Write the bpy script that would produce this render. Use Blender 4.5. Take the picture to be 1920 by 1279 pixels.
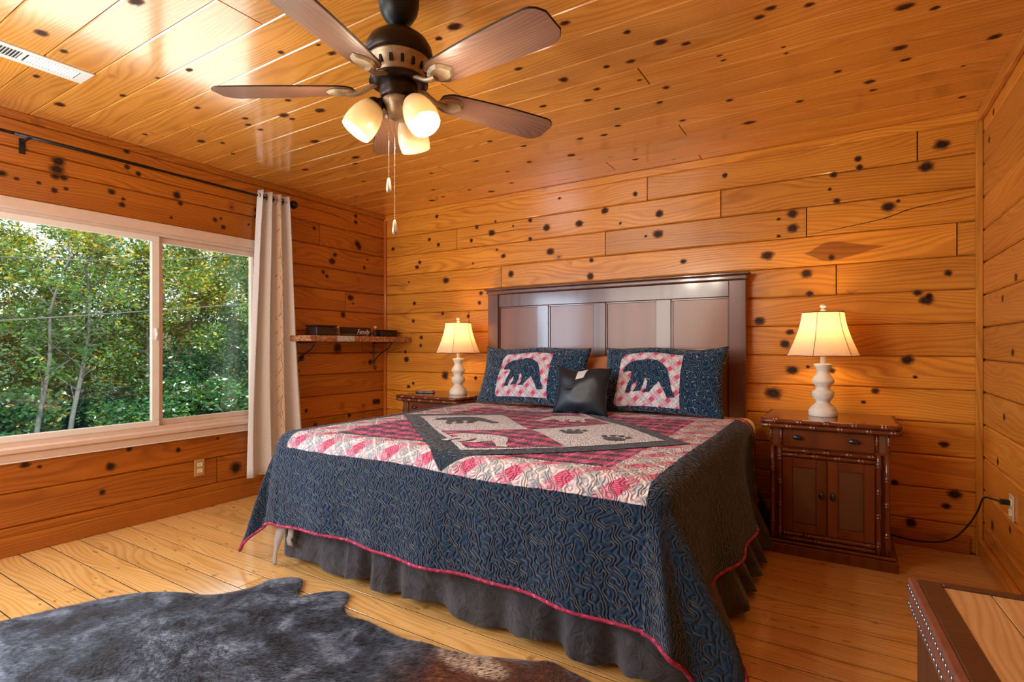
import bpy, bmesh, math, random
import numpy as np
from mathutils import Vector, Matrix, noise as mnoise
PI = math.pi
for o in list(bpy.data.objects): bpy.data.objects.remove(o)
SC = bpy.context.scene
COL = SC.collection
random.seed(7)
RNG = np.random.default_rng(7)

# ------------------------------------------------------------------ camera
CAMX, CAMY, CAMZ = 3.89, -3.86, 1.146
cam_d = bpy.data.cameras.new('camera'); cam = bpy.data.objects.new('camera', cam_d); COL.objects.link(cam)
cam.location = (CAMX, CAMY, CAMZ)
cam.rotation_euler = (PI/2, 0, math.atan(627/1006))
cam_d.sensor_width = 36; cam_d.lens = 1006/1920*36
cam_d.shift_y = 10.5/1920
cam_d.clip_start = 0.02; cam_d.clip_end = 300
SC.camera = cam

# ------------------------------------------------------------------ world, sun, daylight and fill lamps, exposure
w = bpy.data.worlds.new('world'); SC.world = w; w.use_nodes = True
bg = w.node_tree.nodes['Background']
bg.inputs[0].default_value = (0.80, 0.90, 1.0, 1); bg.inputs[1].default_value = 1.9
sun_d = bpy.data.lights.new('sun', 'SUN'); sun_d.energy = 14.0; sun_d.angle = math.radians(3); sun_d.color = (1.0, 0.95, 0.86)
sun = bpy.data.objects.new('sun', sun_d); COL.objects.link(sun)
sun.rotation_euler = Vector((-0.55, 0.25, -0.85)).to_track_quat('-Z', 'Y').to_euler()

def area(name, loc, tgt, sx, sy, power, col):
    d = bpy.data.lights.new(name, 'AREA'); d.shape = 'RECTANGLE'; d.size = sx; d.size_y = sy
    d.energy = power; d.color = col
    o = bpy.data.objects.new(name, d); COL.objects.link(o); o.location = loc
    o.rotation_euler = (Vector(tgt)-Vector(loc)).to_track_quat('-Z', 'Y').to_euler()
    return o
# added lamps: daylight for the left window's unseen end, plain fill behind the camera
area('daylight_left', (0.06, -3.62, 1.35), (2.6, -2.4, 0.9), 1.0, 1.1, 62, (0.66, 0.82, 1.0))
area('fill_behind', (1.6, -4.62, 1.5), (2.3, 0, 1.3), 2.0, 1.3, 58, (1.0, 0.95, 0.88))
SC.view_settings.view_transform = 'Standard'
SC.view_settings.look = 'None'
SC.view_settings.exposure = 0.22
SC.view_settings.gamma = 1.0
SC.view_settings.use_curve_mapping = False
SC.cycles.max_bounces = 8; SC.cycles.transparent_max_bounces = 16
SC.cycles.sample_clamp_indirect = 6

# ------------------------------------------------------------------ material helpers
def srgb(h):
    if isinstance(h, str):
        h = h.lstrip('#'); c = [int(h[i:i+2], 16)/255 for i in (0, 2, 4)]
    else: c = [v/255 for v in h]
    return tuple(v/12.92 if v <= 0.04045 else ((v+0.055)/1.055)**2.4 for v in c)+(1.0,)

class NT:
    def __init__(s, name):
        s.m = bpy.data.materials.new(name); s.m.use_nodes = True
        s.t = s.m.node_tree; s.n = s.t.nodes; s.l = s.t.links
        s.b = s.n['Principled BSDF']; s.out = s.n['Material Output']
    def put(s, sock, v):
        if v is None: return
        if hasattr(v, 'is_output') : s.l.new(v, sock)
        elif isinstance(v, (int, float)):
            try: sock.default_value = v
            except TypeError: sock.default_value = (v, v, v)
        else:
            v = tuple(v)
            if sock.type == 'RGBA' and len(v) == 3: v = v+(1,)
            if sock.type == 'VECTOR': v = v[:3]
            sock.default_value = v
    def math(s, op, a, b=None, c=None, clamp=False):
        n = s.n.new('ShaderNodeMath'); n.operation = op; n.use_clamp = clamp
        s.put(n.inputs[0], a); s.put(n.inputs[1], b)
        if c is not None: s.put(n.inputs[2], c)
        return n.outputs[0]
    def vmath(s, op, a, b=None):
        n = s.n.new('ShaderNodeVectorMath'); n.operation = op
        s.put(n.inputs[0], a)
        if op == 'SCALE': s.put(n.inputs[3], b)
        else: s.put(n.inputs[1], b)
        return n.outputs[1] if op in ('LENGTH', 'DISTANCE', 'DOT_PRODUCT') else n.outputs[0]
    def noise(s, vec, scale=1, detail=2, rough=.5, dist=0, color=False):
        n = s.n.new('ShaderNodeTexNoise'); s.put(n.inputs['Vector'], vec); s.put(n.inputs['Scale'], scale)
        s.put(n.inputs['Detail'], detail); s.put(n.inputs['Roughness'], rough); s.put(n.inputs['Distortion'], dist)
        return n.outputs['Color' if color else 'Fac']
    def voro(s, vec, scale=1, feature='F1', rand=1, out='Distance'):
        n = s.n.new('ShaderNodeTexVoronoi'); n.feature = feature; s.put(n.inputs['Vector'], vec); s.put(n.inputs['Scale'], scale)
        s.put(n.inputs['Randomness'], rand)
        return (n.outputs['Distance'], n.outputs['Color']) if out == 'both' else n.outputs[out]
    def ramp(s, f, stops, interp='LINEAR'):
        n = s.n.new('ShaderNodeValToRGB'); n.color_ramp.interpolation = interp
        e = n.color_ramp.elements
        while len(e) > 1: e.remove(e[-1])
        e[0].position = stops[0][0]; e[0].color = tuple(stops[0][1])[:3]+(1,)
        for p, c in stops[1:]:
            k = e.new(p); k.color = tuple(c)[:3]+(1,)
        s.put(n.inputs[0], f); return n.outputs[0]
    def sm(s, f, a, b):      # smoothstep a->b gives 0->1
        n = s.n.new('ShaderNodeMapRange'); n.interpolation_type = 'SMOOTHSTEP'
        s.put(n.inputs[0], f); s.put(n.inputs[1], a); s.put(n.inputs[2], b)
        n.inputs[3].default_value = 0; n.inputs[4].default_value = 1
        if a > b:
            n.inputs[1].default_value = b; n.inputs[2].default_value = a; n.inputs[3].default_value = 1; n.inputs[4].default_value = 0
        return n.outputs[0]
    def mix(s, f, a, b, mode='MIX'):
        n = s.n.new('ShaderNodeMix'); n.data_type = 'RGBA'; n.blend_type = mode
        s.put(n.inputs[0], f); s.put(n.inputs[6], a); s.put(n.inputs[7], b); return n.outputs[2]
    def xyz(s, v):
        n = s.n.new('ShaderNodeSeparateXYZ'); s.put(n.inputs[0], v); return n.outputs
    def comb(s, x, y, z=0):
        n = s.n.new('ShaderNodeCombineXYZ'); s.put(n.inputs[0], x); s.put(n.inputs[1], y); s.put(n.inputs[2], z); return n.outputs[0]
    def obj(s):
        return s.n.new('ShaderNodeTexCoord').outputs['Object']
    def uv(s):
        return s.n.new('ShaderNodeTexCoord').outputs['UV']
    def rnd(s):
        return s.n.new('ShaderNodeObjectInfo').outputs['Random']
    def bump(s, h, strength=.3, dist=.01, normal=None):
        n = s.n.new('ShaderNodeBump'); s.put(n.inputs['Strength'], strength); s.put(n.inputs['Distance'], dist)
        s.put(n.inputs['Height'], h)
        if normal is not None: s.put(n.inputs['Normal'], normal)
        return n.outputs[0]
    def set(s, **k):
        names = dict(color='Base Color', rough='Roughness', metal='Metallic', coat='Coat Weight', coat_rough='Coat Roughness',
                     spec='Specular IOR Level', normal='Normal', sheen='Sheen Weight', emit='Emission Color', emit_s='Emission Strength',
                     trans='Transmission Weight', alpha='Alpha', sheen_rough='Sheen Roughness', sheen_tint='Sheen Tint', sss='Subsurface Weight')
        for a, v in k.items(): s.put(s.b.inputs[names[a]], v)
        return s.m

def plain(name, col, rough=.5, metal=0, coat=0, spec=.5, var=.12, scale=8, bump=0, bscale=60):
    t = NT(name); p = t.obj()
    n = t.noise(p, scale, 4, .6)
    c = srgb(col) if isinstance(col, str) else tuple(col)+(1,)
    lo = tuple(v*(1-var) for v in c[:3]); hi = tuple(min(1, v*(1+var)) for v in c[:3])
    t.set(color=t.ramp(n, [(.3, lo), (.7, hi)]), rough=rough, metal=metal, coat=coat, spec=spec)
    if bump: t.set(normal=t.bump(t.noise(p, bscale, 3), bump, .002))
    return t.m

def pine(name, light, dark, red, rough=.32, coat=.25, ringf=260, knot=.22, kscale=4.0, var=.16, sat=1.0, ior=1.5, kcol=(.035, .014, .006), streaks=0):
    t = NT(name); r = t.rnd()
    off = t.comb(t.math('MULTIPLY', r, 71.3), t.math('MULTIPLY', r, 37.7), t.math('MULTIPLY', r, 13.1))
    p = t.vmath('ADD', t.obj(), off)
    x, y, z = t.xyz(p)
    p2 = t.comb(x, y, 0)
    wv = t.vmath('SCALE', t.vmath('SUBTRACT', t.noise(p2, 9, 2, color=True), (.5, .5, .5)), .05)
    d, cc = t.voro(t.vmath('ADD', p2, wv), kscale, out='both')
    cr = t.xyz(cc)[0]
    on = t.math('GREATER_THAN', cr, 1-knot)
    core = t.math('MULTIPLY', t.sm(d, .05, .02), on)
    halo = t.math('MULTIPLY', t.sm(d, .20, .03), on)
    warp = t.noise(t.comb(t.math('MULTIPLY', x, .9), t.math('MULTIPLY', y, 4.5), 0), 1, 1.5, .5)
    ywarp = t.math('ADD', t.math('ADD', y, t.math('MULTIPLY', warp, .34)), t.math('MULTIPLY', halo, .03))
    rings = t.math('SINE', t.math('MULTIPLY', ywarp, ringf))
    rings = t.math('MULTIPLY_ADD', rings, .5, .5)
    rings = t.math('POWER', rings, 2.0)
    streak = t.noise(t.comb(t.math('MULTIPLY', x, 2.2), t.math('MULTIPLY', ywarp, 95), 0), 1, 3, .6)
    low = t.noise(t.comb(t.math('MULTIPLY', x, 1.3), t.math('MULTIPLY', y, 9), 0), 1, 3, .6)
    g = t.math('ADD', t.math('MULTIPLY', rings, .34), t.math('MULTIPLY', streak, .42))
    g = t.math('ADD', g, t.math('MULTIPLY', t.math('SUBTRACT', low, .5), .9), clamp=True)
    col = t.ramp(g, [(.12, srgb(light)), (.95, srgb(dark))])
    col = t.mix(t.math('MULTIPLY', halo, .5), col, srgb(red))
    col = t.mix(t.math('MULTIPLY', core, .93), col, kcol)
    if streaks:
        sv = t.voro(t.comb(t.math('MULTIPLY', x, 9), t.math('MULTIPLY', y, 34), 0), 1, out='both')
        sm_ = t.math('MULTIPLY', t.sm(sv[0], .20, .08), t.math('GREATER_THAN', t.xyz(sv[1])[1], 1-streaks))
        col = t.mix(t.math('MULTIPLY', sm_, .7), col, srgb(red))
    v = t.math('MULTIPLY_ADD', r, 2*var, 1-var)
    col = t.mix(1.0, col, t.comb(v, v, v), 'MULTIPLY')
    h = t.math('ADD', t.math('MULTIPLY', rings, .4), t.math('MULTIPLY', low, .5))
    t.set(color=col, rough=rough, coat=coat, coat_rough=.12, normal=t.bump(h, .12, .004))
    t.b.inputs['Coat IOR'].default_value = ior
    return t.m

# ------------------------------------------------------------------ mesh helpers
def mk(name, verts, faces, mat=None, parent=None, smooth=False, uvs=None, mats=None, fm=None, loc=None):
    me = bpy.data.meshes.new(name); me.from_pydata([tuple(v) for v in verts], [], [tuple(f) for f in faces])
    if uvs is not None:
        ul = me.uv_layers.new(name='UVMap')
        vi = np.empty(len(me.loops), dtype=np.int32); me.loops.foreach_get('vertex_index', vi)
        ul.data.foreach_set('uv', np.asarray(uvs, dtype=np.float32)[vi].ravel())
    if mats:
        for m in mats: me.materials.append(m)
        if fm is not None: me.polygons.foreach_set('material_index', np.asarray(fm, dtype=np.int32))
    elif mat: me.materials.append(mat)
    if smooth: me.polygons.foreach_set('use_smooth', np.ones(len(me.polygons), dtype=bool))
    me.update()
    o = bpy.data.objects.new(name, me); COL.objects.link(o)
    if loc is not None: o.location = loc
    if parent is not None: o.parent = parent
    return o

def from_bm(name, bm, mat=None, parent=None, smooth=False, loc=None):
    me = bpy.data.meshes.new(name); bm.normal_update(); bm.to_mesh(me); bm.free()
    if mat: me.materials.append(mat)
    if smooth: me.polygons.foreach_set('use_smooth', np.ones(len(me.polygons), dtype=bool))
    o = bpy.data.objects.new(name, me); COL.objects.link(o)
    if parent is not None: o.parent = parent
    if loc is not None: o.location = loc
    return o

def empty(name, loc, label, cat, rz=0, group=None):
    o = bpy.data.objects.new(name, None); COL.objects.link(o); o.location = loc; o.rotation_euler = (0, 0, rz)
    o.empty_display_size = .1
    return tag(o, label, cat, group)
def tag(o, label, cat, group=None, kind=None):
    o['label'] = label; o['category'] = cat
    if group: o['group'] = group
    if kind: o['kind'] = kind
    return o
def struct(o):
    o['kind'] = 'structure'; return o
def copy_tree(o, parent=None):
    c = o.copy(); COL.objects.link(c)
    if parent is not None: c.parent = parent
    for ch in [k for k in bpy.data.objects if k.parent == o]: copy_tree(ch, c)
    return c

def bmbox(bm, x0, x1, y0, y1, z0, z1, bev=0, seg=1):
    r = bmesh.ops.create_cube(bm, size=1)
    vs = r['verts']
    for v in vs: v.co = Vector(((x0+x1)/2+v.co.x*(x1-x0), (y0+y1)/2+v.co.y*(y1-y0), (z0+z1)/2+v.co.z*(z1-z0)))
    if bev:
        es = list({e for v in vs for e in v.link_edges})
        bmesh.ops.bevel(bm, geom=es, offset=bev, segments=seg, affect='EDGES', profile=.5)
def box(name, x0, x1, y0, y1, z0, z1, mat, parent=None, bev=.002, seg=1, smooth=False):
    bm = bmesh.new(); bmbox(bm, x0, x1, y0, y1, z0, z1, bev, seg)
    return from_bm(name, bm, mat, parent, smooth)
def boxes(name, lst, mat, parent=None, bev=0):
    bm = bmesh.new()
    for b in lst: bmbox(bm, *b, bev)
    return from_bm(name, bm, mat, parent)

def lathe(name, prof, mat, parent=None, segs=32, loc=(0, 0, 0), facets=None, axis=None, smooth=True, cap=True):
    vs = []; fs = []
    n = len(prof)
    for r, z in prof:
        for k in range(segs):
            a = 2*PI*k/segs; vs.append((r*math.cos(a), r*math.sin(a), z))
    for i in range(n-1):
        for k in range(segs):
            k2 = (k+1) % segs
            fs.append((i*segs+k, i*segs+k2, (i+1)*segs+k2, (i+1)*segs+k))
    if cap:
        if prof[0][0] > 1e-5: fs.append(tuple(reversed(range(segs))))
        if prof[-1][0] > 1e-5: fs.append(tuple((n-1)*segs+k for k in range(segs)))
    if axis is not None:
        q = Vector((0, 0, 1)).rotation_difference(Vector(axis).normalized())
        vs = [q @ Vector(v) for v in vs]
    vs = [Vector(v)+Vector(loc) for v in vs]
    return mk(name, vs, fs, mat, parent, smooth)

def tube_geo(pts, r, segs=8, closed=False, flat=1.0):
    pts = [Vector(p) for p in pts]; n = len(pts); vs = []; fs = []
    rr = r if hasattr(r, '__len__') else [r]*n
    prev = None
    for i, p in enumerate(pts):
        if closed: t = pts[(i+1) % n]-pts[i-1]
        else: t = pts[min(i+1, n-1)]-pts[max(i-1, 0)]
        t.normalize()
        if prev is None:
            u = t.cross(Vector((0, 0, 1)))
            if u.length < .01: u = t.cross(Vector((1, 0, 0)))
            u.normalize()
        else:
            u = prev - t*prev.dot(t); u.normalize()
        prev = u; v = t.cross(u)
        for k in range(segs):
            a = 2*PI*k/segs; vs.append(p+u*(rr[i]*math.cos(a))+v*(rr[i]*math.sin(a)*flat))
    m = n if closed else n-1
    for i in range(m):
        j = (i+1) % n
        for k in range(segs):
            k2 = (k+1) % segs
            fs.append((i*segs+k, i*segs+k2, j*segs+k2, j*segs+k))
    if not closed:
        fs.append(tuple(reversed(range(segs)))); fs.append(tuple((n-1)*segs+k for k in range(segs)))
    return vs, fs
def tube(name, pts, r, mat, parent=None, segs=8, closed=False):
    vs, fs = tube_geo(pts, r, segs, closed)
    return mk(name, vs, fs, mat, parent, True)
def merge(geos):
    V = []; Fc = []
    for v, f in geos:
        b = len(V); V += list(v); Fc += [tuple(i+b for i in q) for q in f]
    return V, Fc
def smooth_path(pts, n=8):
    pts = [Vector(p) for p in pts]; out = []
    for i in range(len(pts)-1):
        p0 = pts[max(i-1, 0)]; p1 = pts[i]; p2 = pts[i+1]; p3 = pts[min(i+2, len(pts)-1)]
        for k in range(n):
            t = k/n
            out.append(.5*((2*p1)+(-p0+p2)*t+(2*p0-5*p1+4*p2-p3)*t*t+(-p0+3*p1-3*p2+p3)*t**3))
    out.append(pts[-1]); return out

# one board: long axis local X, width local Y, front +Z; 12 verts
BOARD_MESH = {}
def board(name, L, W, T, mat, parent, mtx, ch=.0075, gap=.0015):
    key = (round(L, 4), round(W, 4), T, mat.name, ch)
    me = BOARD_MESH.get(key)
    if me is None:
        a, b = L/2, W/2
        a -= .0025; b -= gap; cx = .0008
        vs = [(-a, -b, -T), (a, -b, -T), (a, b, -T), (-a, b, -T), (-a, -b, -ch), (a, -b, -ch), (a, b, -ch), (-a, b, -ch),
              (-a+cx, -b+ch, 0), (a-cx, -b+ch, 0), (a-cx, b-ch, 0), (-a+cx, b-ch, 0)]
        fs = [(8, 9, 10, 11), (3, 2, 1, 0)]
        for i in range(4):
            j = (i+1) % 4; fs += [(i, j, j+4, i+4), (i+4, j+4, j+8, i+8)]
        me = bpy.data.meshes.new(name); me.from_pydata(vs, [], fs); me.materials.append(mat); me.update()
        BOARD_MESH[key] = me
    o = bpy.data.objects.new(name, me); COL.objects.link(o); o.parent = parent
    o.matrix_local = mtx
    return o
def frame(origin, X, Y, Z):
    m = Matrix.Identity(4)
    for i in range(3):
        m[i][0] = X[i]; m[i][1] = Y[i]; m[i][2] = Z[i]; m[i][3] = origin[i]
    return m

# ------------------------------------------------------------------ materials
PB = pine('pine_wall_back', '#DA9230', '#A0540D', '#7A3810')
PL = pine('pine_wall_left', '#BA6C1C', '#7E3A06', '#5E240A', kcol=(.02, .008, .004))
PR = pine('pine_wall_right', '#D48C36', '#A05614', '#7A3810')
PC = pine('pine_ceiling', '#E4A046', '#B2681C', '#8A4414', rough=.22, coat=1.0, ior=1.75, knot=.12, kscale=5, var=.09)
PF = pine('pine_floor', '#E8B870', '#BA8236', '#5E2E10', rough=.22, coat=1.0, ior=1.6, knot=.25, kscale=7, var=.11, streaks=.45)
PT = pine('pine_trim', '#B8661E', '#8E4410', '#5E240A', knot=.3)
PTOP = pine('pine_trunk_top', '#D8B27C', '#B88650', '#7A4A20', rough=.42, coat=.1, knot=.3, kscale=4, ringf=260)
DARKGAP = plain('wall_backing', '#2A1206', .8)
CHERRY = pine('cherry_wood', '#70361A', '#481F0C', '#3A160A', rough=.26, coat=.55, knot=0, ringf=700, var=.05)
HEADW = pine('headboard_wood', '#6A4436', '#4A2A20', '#3A1A12', rough=.28, coat=.6, knot=0, ringf=500, var=.05)
HEADP = pine('headboard_panel', '#84502F', '#6C3C22', '#4A2418', rough=.34, coat=.25, knot=0, ringf=300, var=.05)
BLADE = pine('blade_wood', '#86604A', '#5C3E30', '#4A2414', rough=.30, coat=.5, knot=0, ringf=500, var=.06)
WINP = plain('window_paint', '#D6BCA8', .4, var=.05)
WINW = plain('window_vinyl', '#E6DED2', .35, var=.03)
BLACK = plain('black_iron', '#141414', .42, metal=.3, var=.2)
BLACKG = plain('black_gloss', '#15161A', .25, coat=.4)
BRONZE = plain('antique_bronze', '#A89474', .38, metal=.35, var=.3, scale=30)
BRONZED = plain('dark_bronze', '#2A1D15', .35, metal=.5, var=.2)
PEWTER = plain('pewter_knob', '#3E4A52', .28, metal=.8)
NAIL = plain('nailhead', '#9AA4AA', .25, metal=.9)
CHAIN = plain('chain_metal', '#C8BFA8', .3, metal=.7)
CREAMP = plain('distressed_cream_paint', '#E4DECF', .5, var=.08, scale=20, bump=.4, bscale=40)
ALMOND = plain('almond_plastic', '#D8C090', .4, var=.03)
ALMOND2 = plain('socket_plastic', '#EADFB8', .4, var=.03)
VENTM = plain('vent_enamel', '#D8D4C4', .4, var=.03)
SLOT = plain('slot_dark', '#100C08', .8)
WHITEF = plain('white_cotton', '#E8DED4', .85, var=.04, bump=.3, bscale=200)
SHEET = plain('cream_sheet', '#E2C8A8', .85, var=.04, bump=.2, bscale=200)
RUBBER = plain('black_cord', '#120E0C', .5)
LEATHER = plain('trunk_leather', '#7E4E3E', .45, var=.25, scale=12, bump=.3, bscale=90)
TRUNKW = pine('trunk_frame_wood', '#5E3A20', '#3E2412', '#2A160A', rough=.5, coat=.1, knot=0, ringf=300)
TRIMRED = plain('crimson_binding', '#A01848', .7, var=.3, scale=60)
SEAM = plain('shade_seam', '#5A4A3A', .8)
SKIRT = None

def glass_mat(name, tint=(.93, .97, .95), base=.06):
    t = NT(name); t.n.remove(t.b)
    tr = t.n.new('ShaderNodeBsdfTransparent'); tr.inputs[0].default_value = tint+(1,)
    gl = t.n.new('ShaderNodeBsdfGlossy'); gl.inputs['Roughness'].default_value = .02; gl.inputs[0].default_value = (.9, .95, 1, 1)
    fr = t.n.new('ShaderNodeFresnel'); fr.inputs[0].default_value = 1.45
    f = t.math('MULTIPLY_ADD', fr.outputs[0], 1.0, base*0+.01, clamp=True)
    mx = t.n.new('ShaderNodeMixShader'); t.put(mx.inputs[0], f); t.l.new(tr.outputs[0], mx.inputs[1]); t.l.new(gl.outputs[0], mx.inputs[2])
    t.l.new(mx.outputs[0], t.out.inputs[0]); return t.m
GLASS = glass_mat('window_glass')

def translucent(name, col, tcol, mixf=.5, rough=.6, weave=0, gloss=.0):
    t = NT(name); t.n.remove(t.b)
    d = t.n.new('ShaderNodeBsdfDiffuse'); tr = t.n.new('ShaderNodeBsdfTranslucent')
    c = srgb(col); c2 = srgb(tcol)
    if weave:
        n = t.noise(t.obj(), weave, 3, .7)
        c = t.ramp(n, [(.3, tuple(v*.85 for v in c)), (.7, c)]); c2 = t.ramp(n, [(.3, tuple(v*.8 for v in c2)), (.7, c2)])
    t.put(d.inputs[0], c); t.put(tr.inputs[0], c2)
    mx = t.n.new('ShaderNodeMixShader'); mx.inputs[0].default_value = mixf
    t.l.new(d.outputs[0], mx.inputs[1]); t.l.new(tr.outputs[0], mx.inputs[2])
    last = mx
    if gloss:
        g = t.n.new('ShaderNodeBsdfGlossy'); g.inputs['Roughness'].default_value = .25
        m2 = t.n.new('ShaderNodeMixShader'); m2.inputs[0].default_value = gloss
        t.l.new(mx.outputs[0], m2.inputs[1]); t.l.new(g.outputs[0], m2.inputs[2]); last = m2
    t.l.new(last.outputs[0], t.out.inputs[0]); return t.m
SHADE = translucent('linen_shade', '#DCCCB6', '#E6C4A0', .36, weave=300)
FROST = translucent('frosted_glass', '#E8DCC6', '#F0DCB4', .40, gloss=.06)

def bulb_mat(name, col, s):
    t = NT(name); t.set(color=(1, 1, 1, 1), emit=col+(1,), emit_s=s); return t.m
BULB = bulb_mat('lit_bulb', (1.0, .93, .82), 2)
BULBW = bulb_mat('lit_bulb_warm', (1.0, .74, .42), 5)

# knot inlay: a round of end grain set in the board
def knot_mat():
    t = NT('pine_knot'); uv = t.uv(); r0 = t.rnd()
    c = t.vmath('SUBTRACT', uv, (.5, .5, 0))
    nz = t.noise(t.vmath('ADD', uv, t.comb(t.math('MULTIPLY', r0, 50), 0, 0)), 3.2, 3, .6)
    rr = t.math('MULTIPLY', t.vmath('LENGTH', c), 2)
    rr = t.math('MULTIPLY', rr, t.math('MULTIPLY_ADD', nz, 1.1, .55))
    ring = t.math('MULTIPLY_ADD', t.math('SINE', t.math('MULTIPLY', rr, 38)), .5, .5)
    col = t.ramp(rr, [(0, (.05, .018, .008)), (.20, (.022, .008, .004)), (.33, (.01, .004, .003)), (.40, (.07, .02, .005)), (.6, (.22, .065, .010)), (1, (.34, .12, .02))])
    col = t.mix(t.math('MULTIPLY', ring, .25), col, (.05, .02, .008))
    t.set(color=col, rough=.55, spec=.25)
    tr = t.n.new('ShaderNodeBsdfTransparent')
    mx = t.n.new('ShaderNodeMixShader')
    a = t.math('MULTIPLY', t.sm(rr, .95, .34), .97)
    t.put(mx.inputs[0], a); t.l.new(tr.outputs[0], mx.inputs[1]); t.l.new(t.b.outputs[0], mx.inputs[2])
    t.l.new(mx.outputs[0], t.out.inputs[0]); return t.m
KNOT = knot_mat()
_kv = [(math.cos(2*PI*k/14), math.sin(2*PI*k/14), 0) for k in range(14)]
KM = bpy.data.meshes.new('knot'); KM.from_pydata(_kv, [], [tuple(range(14))]); KM.materials.append(KNOT)
_ul = KM.uv_layers.new(name='UVMap')
for li, lp in enumerate(KM.loops): _ul.data[li].uv = (_kv[lp.vertex_index][0]*.5+.5, _kv[lp.vertex_index][1]*.5+.5)
KM.update()
def knots(lst, parent, mfun, stretch=1.0, size=.0020):
    for a, b, r in lst:
        o = bpy.data.objects.new('knot', KM); COL.objects.link(o); o.parent = parent
        s = r*size
        k = random.uniform(.95, 1.45)*stretch
        o.matrix_local = mfun(a, b) @ Matrix.Diagonal((s*k, s, 1, 1))
KN_BACK=[(0.661,2.355,14),(1.118,2.202,14),(1.277,2.132,22),(1.059,2.090,14),(1.316,2.229,8),(1.662,2.195,14),(1.495,2.167,8),(1.817,2.115,22),(1.662,2.040,14),(2.107,2.115,22),(2.321,2.187,22),(2.740,2.107,22),(2.445,2.074,8),(1.934,2.337,8),(2.561,2.277,14),(3.189,2.310,14),(1.851,1.916,22),(1.398,1.922,14),(1.332,1.983,8),(0.452,1.946,14),(0.418,1.903,14),(1.077,1.885,8),(0.769,1.753,22),(0.316,1.767,8),(1.474,1.762,22),(2.202,1.693,22),(2.211,1.817,14),(2.732,1.962,22),(2.641,1.956,8),(2.911,1.749,14),(1.164,1.615,14),(1.146,1.531,14),(0.385,1.559,14),(0.731,1.451,14),(0.571,2.151,14),(0.680,2.090,14),(0.106,2.106,14),(3.950,2.281,14),(3.958,2.228,14),(3.823,2.206,14),(3.840,2.042,14),(3.803,2.120,8),(4.279,2.175,22),(4.348,2.289,22),(3.598,1.995,22),(3.598,1.903,22),(3.518,1.971,8),(3.518,1.861,8),(4.101,1.970,22),(4.147,1.998,8),(3.452,1.742,22),(3.812,1.697,14),(3.676,1.608,22),(3.693,1.479,14),(4.376,1.560,14),(4.162,2.416,22),(4.291,1.435,14),(4.279,1.412,22),(4.239,1.456,14),(3.404,1.315,22),(3.595,0.996,22),(3.814,0.998,14),(3.684,1.018,8),(4.190,1.069,22),(4.036,0.882,14),(4.227,0.970,8),(3.487,0.844,30),(4.358,0.595,14),(4.404,0.319,22),(4.367,0.247,14),(4.207,0.126,22),(4.167,0.067,14),(4.129,0.348,14),(3.977,0.812,8),(3.583,1.238,14),(3.555,1.163,22),(0.371,1.391,14),(0.472,1.232,14),(0.465,1.156,14),(0.282,1.022,22),(0.268,1.094,14),(0.762,0.881,30),(0.371,0.794,14),(0.309,0.761,14),(1.024,1.418,14),(1.106,0.868,14)]
KN_LEFT=[(-0.379,2.367,14),(-0.379,2.307,14),(-0.840,2.166,14),(-0.340,2.084,22),(-0.359,2.106,22),(-0.619,1.968,14),(-0.648,1.907,22),(-0.234,1.978,8),(-0.274,1.896,14),(-0.746,1.800,14),(-0.706,1.767,14),(-0.442,1.599,22),(-0.410,1.547,8),(-0.529,1.437,22),(-0.589,1.132,35),(-0.968,1.052,22),(-0.200,0.997,22),(-0.186,1.084,8),(-0.138,0.612,22),(-0.096,0.608,22),(-0.921,0.603,14),(-0.455,0.512,14),(-0.829,0.469,14),(-2.606,2.226,22),(-2.616,2.174,22),(-2.621,2.132,14),(-2.581,2.136,14),(-2.852,2.087,14),(-2.696,2.075,8),(-2.626,2.050,14),(-2.571,2.073,8),(-2.793,2.074,8),(-2.341,2.111,14),(-2.277,2.082,8),(-2.283,2.044,14),(-2.260,2.392,14),(-2.257,2.291,14),(-1.407,2.422,14),(-1.695,2.067,14),(-1.652,2.084,8),(-1.633,2.025,14),(-1.376,2.206,14),(-1.376,2.156,14),(-1.437,2.082,8),(-1.958,2.182,22),(-1.934,2.133,14),(-1.993,2.022,8),(-1.849,2.422,14),(-2.193,2.264,14),(-2.756,0.485,14),(-2.693,0.464,8),(-2.347,0.399,22),(-2.390,0.249,14),(-2.245,0.492,14),(-1.539,0.237,35),(-1.948,0.436,14),(-1.676,0.477,8)]
KN_RIGHT=[(-0.637,1.120,14),(-0.484,0.814,14),(-0.358,0.580,14),(-0.244,0.233,22),(-0.591,0.312,14),(-0.268,2.333,14),(-0.172,2.224,14),(-0.690,1.450,14),(-0.453,1.375,14)]
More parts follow.
